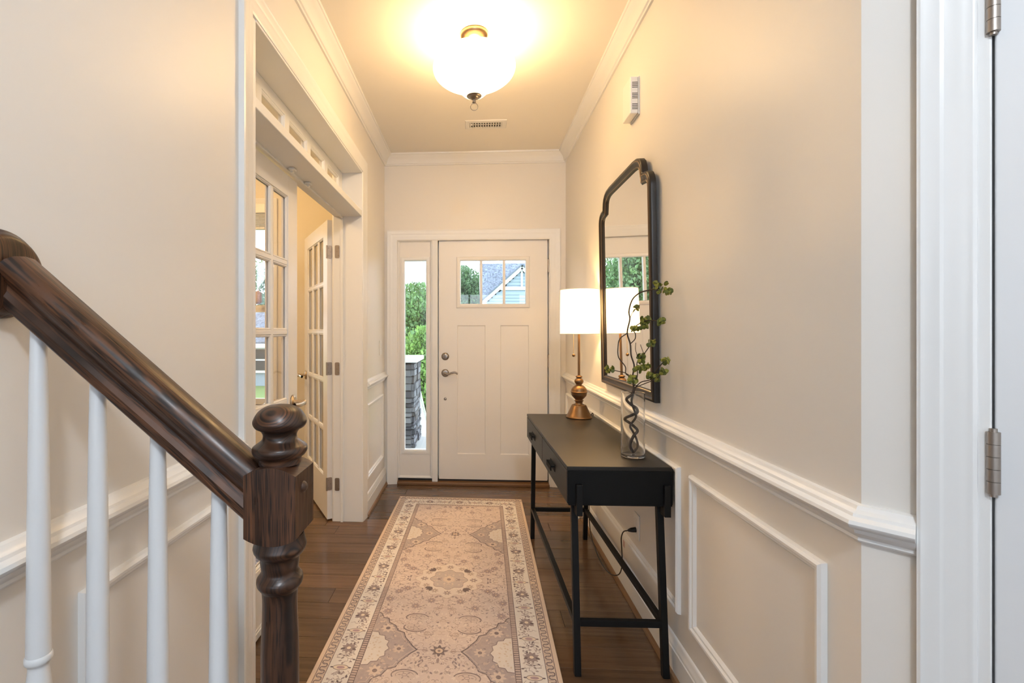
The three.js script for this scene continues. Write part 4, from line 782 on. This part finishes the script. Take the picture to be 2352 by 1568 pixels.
// ---------------------------------------------------------------- study: window, blind, unseen lamp
{
  const w = struct('window_3', 'white double-hung study window seen through the french door panes', 'window');
  mesh('casing', sweep(rectPath(SWX0 - 0.09, SWX1 + 0.09, SWY0 - 0.09, SWY1 + 0.09), true, CASING, onFront(DF)), M.trim, w);
  const d0 = DF + 0.05, d1 = DF + 0.09, ym = 1.50;
  mesh('frame', [box(SWX0, SWX0 + 0.045, SWY0, SWY1, d0, d1), box(SWX1 - 0.045, SWX1, SWY0, SWY1, d0, d1), box(SWX0, SWX1, SWY0, SWY0 + 0.05, d0, d1), box(SWX0, SWX1, SWY1 - 0.05, SWY1, d0, d1)], M.trim, w);
  mesh('meeting_rail', box(SWX0, SWX1, ym - 0.03, ym + 0.03, d0 - 0.01, d1), M.trim, w);
  mesh('sill', rbox(SWX0 - 0.1, SWX1 + 0.1, SWY0 - 0.03, SWY0, DF - 0.04, DF + 0.05), M.trim, w);
  mesh('pane', box(SWX0 + 0.045, SWX1 - 0.045, SWY0 + 0.05, ym - 0.03, DF + 0.068, DF + 0.072), M.pane, w);
  mesh('pane', box(SWX0 + 0.045, SWX1 - 0.045, ym + 0.03, SWY1 - 0.05, DF + 0.068, DF + 0.072), M.pane, w);
  const b = thing('window_blind', 'raised stack of white blind slats at the top of the study window', 'window blind', [(SWX0 + SWX1) / 2, 0, -DF + 0.012]);
  mesh('valance', lrb(-0.46, 0.46, 2.32, 2.40, 0.012, 0.028), M.trim, b);
  for (let i = 0; i < 10; i++) mesh('slat', lrb(-0.455, 0.455, 2.205 + i * 0.011, 2.209 + i * 0.011, -0.024, 0.026, 0.001), M.trim, b);
  mesh('bottom_rail', lrb(-0.455, 0.455, 2.180, 2.200, -0.024, 0.026), M.trim, b);
  mesh('cord', [rod(new THREE.Vector3(0.41, 1.62, 0.030), new THREE.Vector3(0.41, 2.33, 0.030), 0.0015)], M.trim, b);
  mesh('tassel', lathe([[0, 0.065], [0.012, 0.06], [0.032, 0.045], [0.035, -0.030], [0.018, -0.05], [0, -0.05]], 8).translate(0.405, 1.585, 0.040).clone(), M.wood, b);
  const L = thing('unseen_study_lamp', 'unseen flush ceiling lamp placed to light the study warmly', 'ceiling lamp', [-2.25, H, -2.45]);  // out of view, placed to light the study walls
  mesh('canopy', lathe([[0, 0], [0.16, 0], [0.165, -0.02], [0.16, -0.03]], 40), M.warmNickel, L);
  mesh('glass_bowl', lathe(smoothPts([[0.16, -0.03], [0.15, -0.07], [0.10, -0.11], [0, -0.125]], 24), 40), phys({ color: 0xffffff, roughness: 0.4, transmission: 0.4, thickness: 0, emissive: new THREE.Color(1, 0.8, 0.5), emissiveIntensity: 2, side: THREE.DoubleSide }), L);
  const p = new THREE.PointLight(WARM, UNSEEN_STUDY_LAMP, 0, 2); p.position.set(0, -0.07, 0); p.castShadow = true; p.shadow.radius = 4; p.name = 'bulb_light'; L.add(p);
}
// added fill lamp behind the camera, cool light for the near walls
{
  const L = thing('added_fill_lamp', 'added flush ceiling lamp behind the camera, cool fill for the near walls', 'ceiling lamp', [0.25, H, 0.75]);
  mesh('canopy', lathe([[0, 0], [0.19, 0], [0.195, -0.02], [0.19, -0.03]], 40), M.nickel, L);
  mesh('glass_bowl', lathe(smoothPts([[0.19, -0.03], [0.18, -0.08], [0.12, -0.12], [0, -0.135]], 24), 40), phys({ color: 0xffffff, roughness: 0.4, transmission: 0.4, thickness: 0, emissive: new THREE.Color(0.92, 0.97, 1.0), emissiveIntensity: 2, side: THREE.DoubleSide }), L);
  const p = new THREE.PointLight(new THREE.Color(0.86, 0.95, 1.05), ADDED_FILL_LAMP, 0, 2); p.position.set(0, -0.08, 0); p.castShadow = true; p.shadow.radius = 5; p.name = 'bulb_light'; L.add(p);
}

// ---------------------------------------------------------------- outdoors
const OUT = {
  lawn: std({ color: 0x6f8a4e, roughness: 1 }), concrete: std({ color: 0xb9bab8, roughness: 0.85 }), siding: std({ color: 0x94a6b4, roughness: 0.7 }), roof: std({ color: 0x8794a4, roughness: 0.9, map: makeTex(256, 256, (u, v) => { const n = 150 + 90 * pn(u, v, 64, 64, 41) + 40 * (hash(Math.floor(u * 40), Math.floor(v * 30), 42) - 0.5); return [n, n, n]; }) }),
  white: std({ color: 0xeef0f0, roughness: 0.5 }), bark: std({ color: 0x5a4a3c, roughness: 0.9 }), leaf: phys({ color: 0xffffff, roughness: 0.8, transmission: 0.3, thickness: 0, side: THREE.DoubleSide }),
  orange: std({ color: 0xd98b4a, roughness: 0.7 }), stones: [0x6f7074, 0x55555a, 0x85868a, 0x63605f, 0x77797e].map((c) => std({ color: c, roughness: 0.85 })), dark: std({ color: 0x333a40, roughness: 0.4 }),
};
{
  const PF = -0.02;
  one('porch_floor', box(-3.9, 1.6, PF - 0.15, PF, DF + 0.14, 6.15), OUT.concrete, 'grey concrete porch floor outside the sidelight', 'porch', null, 'structure');
  one('ground_lawn', box(-60, 60, -1.6, -1.4, DF + 0.2, 90), OUT.lawn, 'green lawn sloping away from the porch', 'lawn', null, 'structure');
  one('porch_roof', box(-3.9, 1.6, 2.78, 2.95, DF + 0.14, 6.25), OUT.white, 'white porch ceiling outside the entry door', 'porch roof', null, 'structure');
  // stone pier
  const pier = thing('stone_pier', 'grey stacked stone porch pier with white cap outside the sidelight', 'stone pier', [-0.97, PF, -5.655]);
  mesh('core', lb(-0.255, 0.255, 0, 0.96, -0.30, 0.30), std({ color: 0x2c2b2b, roughness: 1 }), pier);
  let y = 0, course = 0;
  while (y < 0.95) {
    const h = Math.min(0.97 - y, 0.035 + 0.05 * hash(course, 1, 21));
    for (const face of [0, 1]) {                    // face 0: toward the house, 1: toward the steps
      const L = face ? 0.62 : 0.53; let s = -L / 2, k = 0;
      while (s < L / 2 - 0.01) {
        let w = 0.10 + 0.20 * hash(course, k + 7 * face, 22); if (s + w > L / 2 - 0.07) w = L / 2 - s;
        const dep = 0.030 + 0.022 * hash(course, k, 23 + face), g = new RoundedBoxGeometry(face ? dep * 2 : w - 0.006, h - 0.005, face ? w - 0.006 : dep * 2, 1, 0.006), p = g.attributes.position;
        for (let i = 0; i < p.count; i++) p.setXYZ(i, p.getX(i) + 0.006 * (hash(i % 7, course, 30 + k) - 0.5), p.getY(i) + 0.004 * (hash(i % 5, course, 31 + k) - 0.5), p.getZ(i) + 0.006 * (hash(i % 6, course, 32 + k) - 0.5));
        g.translate(face ? 0.255 : s + w / 2, y + h / 2, face ? s + w / 2 : 0.30);
        mesh('stone', g, OUT.stones[Math.floor(hash(course, k, 24 + face) * 5)], pier); s += w; k++;
      }
    }
    y += h; course++;
  }
  mesh('cap', [lrb(-0.33, 0.33, 0.97, 1.02, -0.37, 0.37, 0.006)], OUT.white, pier);
  // stair railing outside
  const rl = thing('porch_railing', 'white porch step railing running down past the stone pier', 'porch railing', [0, 0, 0]);
  const A = P(-0.72, 0.55, 6.06), B = P(-0.78, -0.50, 8.2);
  mesh('top_rail', bar(A, B, 0.06, 0.05), OUT.white, rl); mesh('bottom_rail', bar(A.clone().add(new THREE.Vector3(0, -0.62, 0)), B.clone().add(new THREE.Vector3(0, -0.62, 0)), 0.05, 0.04), OUT.white, rl);
  for (let k = 1; k < 18; k++) { const c = A.clone().lerp(B, k / 18); mesh('baluster', bar(c.clone().add(new THREE.Vector3(0, -0.60, 0)), c.clone().add(new THREE.Vector3(0, -0.02, 0)), 0.028), OUT.white, rl); }
  mesh('end_post', bar(P(-0.78, -1.4, 8.25), P(-0.78, -0.38, 8.25), 0.10), OUT.white, rl);
  one('front_walk', box(-0.3, 1.2, -1.41, -1.385, 7.0, 16), std({ color: 0x8b8d8c, roughness: 0.9 }), 'pale front walk beyond the porch railing', 'walkway', null, 'structure');
  // neighbour house straight across
  function gableHouse(name, label, x0, x1, d0, d1, yEave, yRidge, extra) {
    const h = thing(name, label, 'house', [0, 0, 0]);
    mesh('wall', box(x0, x1, -1.45, yEave, d0, d1), OUT.siding, h);
    const dm = (d0 + d1) / 2, o = 0.35;
    for (const s of [0, 1]) {
      const de = s ? d1 + o : d0 - o, ye = yEave - 0.25, g = new THREE.BufferGeometry();
      const c = [P(x0 - o, ye, de), P(x1 + o, ye, de), P(x1 + o, yRidge, dm), P(x0 - o, yRidge, dm)], up = new THREE.Vector3(0, 0.14, 0), t = c.map((v) => v.clone().add(up));
      const quad = (a, b, e, f) => [a, b, e, a, e, f], v = [...quad(t[0], t[1], t[2], t[3]), ...quad(c[3], c[2], c[1], c[0]), ...quad(c[0], c[1], t[1], t[0]), ...quad(c[1], c[2], t[2], t[1]), ...quad(c[3], c[0], t[0], t[3]), ...quad(c[2], c[3], t[3], t[2])];
      g.setAttribute('position', new THREE.Float32BufferAttribute(v.flatMap((p) => [p.x, p.y, p.z]), 3)); g.computeVertexNormals();
      g.setAttribute('uv', new THREE.Float32BufferAttribute(v.flatMap((p) => [p.x * 0.25, p.y * 0.35]), 2));
      mesh('roof', g, OUT.roof, h);
    }
    mesh('fascia', box(x0 - o, x1 + o, yEave - 0.40, yEave - 0.20, d0 - o - 0.03, d0 - o), OUT.white, h);
    mesh('barge_board', [bar(P(x0 - o, yEave - 0.28, d0 - o), P(x0 - o, yRidge, dm), 0.05, 0.22)], OUT.white, h);
    extra?.(h); return h;
  }
  gableHouse('neighbour_house', 'blue-grey neighbour house with white gable trim seen through the door window', 0.75, 13.0, 31, 40, 3.0, 6.22, (h) => {
    // front gable: peak and eaves
    const D = 29.8, pk = [2.98, 5.30], l = [0.42, 3.02], rgt = [2 * pk[0] - l[0], l[1]], tri = (y) => l[0] + 0.30 + (y - 3.0) / (pk[1] - 0.25 - 3.0) * (pk[0] - l[0] - 0.30);
    const sh = extrude([[0.75, -1.4], [rgt[0] - 0.3, -1.4], [rgt[0] - 0.3, 3.0], [pk[0], 5.05], [0.75, 3.0]], 0.2); sh.translate(0, 0, -D - 0.4); mesh('gable_wall', sh, OUT.siding, h);
    for (let y2 = -0.2; y2 < 5.0; y2 += 0.20) { const a = y2 < 3.0 ? 0.75 : tri(y2), b = 2 * pk[0] - a; if (b - a > 0.15 && Math.abs(y2 - 3.95) > 0.16) { const g = lb(a, b, y2, y2 + 0.19, -0.02, 0.02); g.rotateX(0); g.translate(0, 0, -D - 0.19); const p = g.attributes.position; for (let i = 0; i < p.count; i++) if (p.getY(i) < y2 + 0.05) p.setZ(i, p.getZ(i) + 0.03); mesh('clapboard', g, OUT.siding, h); } }
    for (const [a, b] of [[l, pk], [pk, rgt]]) { mesh('rake_board', bar(P(a[0], a[1], D), P(b[0], b[1], D), 0.06, 0.26), OUT.white, h); mesh('gable_roof', bar(P(a[0], a[1] + 0.17, D + 2.4), P(b[0], b[1] + 0.17, D + 2.4), 5.2, 0.08), OUT.roof, h); }
    mesh('belt_trim', box(1.65, 2 * pk[0] - 1.65, 3.90, 4.10, D + 0.1, D + 0.2), OUT.white, h);
    mesh('king_post', box(pk[0] - 0.06, pk[0] + 0.06, 4.0, 5.1, D + 0.08, D + 0.18), OUT.white, h);
    mesh('window_trim', box(1.35, 4.6, 2.85, 3.02, D + 0.1, D + 0.2), OUT.white, h);
    mesh('corner_return', box(0.40, 0.78, 2.92, 3.18, D - 0.02, D + 0.3), OUT.white, h);
  });
  gableHouse('neighbour_house', 'grey neighbour house with white-trimmed windows seen through the study window', -17.5, -9.0, 23, 31, 0.9, 2.6, (h) => {
    const D = 22.95;
    for (const x of [-15.2, -12.6, -10.6]) { const w = new THREE.Group(); w.name = 'window'; h.add(w); mesh('frame', box(x - 0.55, x + 0.55, -0.75, 0.55, D - 0.06, D), OUT.white, w); mesh('pane', box(x - 0.42, x + 0.42, -0.62, -0.14, D - 0.08, D - 0.05), OUT.dark, w); mesh('pane', box(x - 0.42, x + 0.42, -0.06, 0.42, D - 0.08, D - 0.05), OUT.dark, w); }
    for (const x of [-17.4, -13.9, -11.6, -9.1]) mesh('corner_board', box(x - 0.12, x + 0.12, -1.4, 0.8, D - 0.05, D), OUT.white, h);
  });
  // trees
  const lf = new THREE.BufferGeometry();
  lf.setAttribute('position', new THREE.Float32BufferAttribute([0, 0, 0, 0.32, 0.45, 0.06, 0, 1, 0, 0, 0, 0, 0, 1, 0, -0.32, 0.45, 0.06, 0, 1, 0, 0.32, 0.45, 0.06, 0.1, 0.7, -0.1, 0, 1, 0, -0.1, 0.7, -0.1, -0.32, 0.45, 0.06], 3)); lf.computeVertexNormals();
  function tree(label, x, d, y0, top, rx, n, size, tint, lobes = 9, cat = 'tree') {
    const t = thing(cat === 'tree' ? 'leafy_tree' : 'leafy_shrub', label, cat, [x, y0, -d]), Ht = top - y0;
    mesh('trunk', [rod(new THREE.Vector3(0, 0, 0), new THREE.Vector3(0.05, Ht * 0.55, 0), 0.05 * rx, 0.025 * rx, 10), ...[0, 1, 2, 3].map((k) => rod(new THREE.Vector3(0.03, Ht * (0.28 + 0.07 * k), 0), new THREE.Vector3(rx * 0.5 * Math.cos(k * 1.8 + x), Ht * (0.55 + 0.08 * k), rx * 0.5 * Math.sin(k * 1.8 + x)), 0.022 * rx, 0.010 * rx, 8))], OUT.bark, t);
    const im = new THREE.InstancedMesh(lf, OUT.leaf, n), m4 = new THREE.Matrix4(), e = new THREE.Euler(), q = new THREE.Quaternion(), c = new THREE.Color();
    im.name = 'foliage'; im.userData.kind = 'stuff';
    const L = []; for (let k = 0; k < lobes; k++) { const h = (k + 0.5) / lobes; L.push([rr(-0.55, 0.55) * rx * Math.sqrt(1 - h * h * 0.8), Ht * (0.16 + 0.76 * h), rr(-0.55, 0.55) * rx, rx * rr(0.34, 0.56) * (1.1 - 0.45 * h)]); }
    for (let i = 0; i < n; i++) {
      const body = rnd() < 0.5, [lx, ly, lz, R] = body ? [0, Ht * 0.54, 0, 1] : L[Math.floor(rnd() * lobes)], a = rnd() * 6.283, z = rr(-1, 1), rad = R * Math.pow(rnd(), 0.28), s = Math.sqrt(1 - z * z), bump = 0.78 + 0.22 * Math.sin(a * 3 + z * 4 + x) * Math.cos(a * 5 - z * 6), hx = body ? rx * 0.86 * bump : 1, hy = body ? Ht * 0.42 * bump : 0.85;
      const px = lx + rad * s * Math.cos(a) * hx, py = Math.min(Ht, ly + rad * z * hy), pz = lz + rad * s * Math.sin(a) * hx, sc = size * rr(0.5, 1.1);
      e.set(rr(-1.2, 1.2), rr(0, 6.28), rr(-1.2, 1.2)); q.setFromEuler(e); m4.compose(new THREE.Vector3(px, py, pz), q, new THREE.Vector3(sc, sc, sc)); im.setMatrixAt(i, m4);
      const k = rr(0.65, 1.3); c.setRGB(tint[0] * k, tint[1] * k, tint[2] * k * rr(0.8, 1.2)); im.setColorAt(i, c);
    }
    im.castShadow = im.receiveShadow = true; t.add(im);
  }
  tree('tall green tree filling the middle of the sidelight view', -2.8, 21, -1.4, 3.3, 2.3, 14000, 0.22, [0.16, 0.30, 0.10], 12);
  tree('bright yellow-green young tree beside the porch railing', -1.35, 11.5, -1.4, 1.55, 0.85, 9000, 0.12, [0.24, 0.42, 0.10], 9);
  tree('dark green tree standing left of the neighbour house roof', -0.7, 44.5, -1.4, 7.8, 3.0, 15000, 0.30, [0.15, 0.27, 0.115], 14);
  tree('far dark green tree between the sidelight tree and the neighbour house roof', -5.2, 46, -1.4, 6.2, 3.2, 9000, 0.30, [0.14, 0.25, 0.11], 12);
  tree('tall thin tree rising behind the neighbour house ridge', 2.2, 46, -1.4, 7.9, 2.6, 3500, 0.30, [0.14, 0.24, 0.11], 8);
  const ringTrees = [[-6.5, 24, 5.6, 2.8], [-10.4, 34, 7.6, 3.2], [-13.2, 34, 7.6, 3.6], [-17.5, 33, 7.2, 3.6], [-21.5, 30, 6.6, 3.4], [-8.0, 36, 7.2, 3.4], [-5.4, 40, 4.2, 3.0], [-11.9, 20.0, 1.6, 1.2]];
  const ringLabel = ['leafy green tree reflected in the mirror, closest to the sidelight tree', 'broad green tree reflected in the mirror behind the lamp', 'tall tree behind the grey house seen through the study window', 'second tall tree behind the grey house seen from the study', 'outermost tree seen from the study window', 'far tree between the two neighbour houses', 'far tree just left of the dark green tree', 'low round tree in front of the grey house'];
  ringTrees.forEach(([x, d, top, rx], i) => tree(ringLabel[i], x, d, -1.4, top, rx, 9000, 0.28, [[0.15, 0.28, 0.10], [0.13, 0.25, 0.10], [0.18, 0.31, 0.12]][i % 3], 11));
  one('orange_planter', lathe(smoothPts([[0, 0], [0.16, 0], [0.22, 0.18], [0.24, 0.32], [0.21, 0.34], [0, 0.33]], 24), 28).translate(-0.66, -1.385, -9.6), OUT.orange, 'orange planter at the foot of the porch railing', 'planter');
}

scene.traverse((o) => { if (o.isMesh) { o.castShadow = true; o.receiveShadow = true; } });
renderer.render(scene, camera);
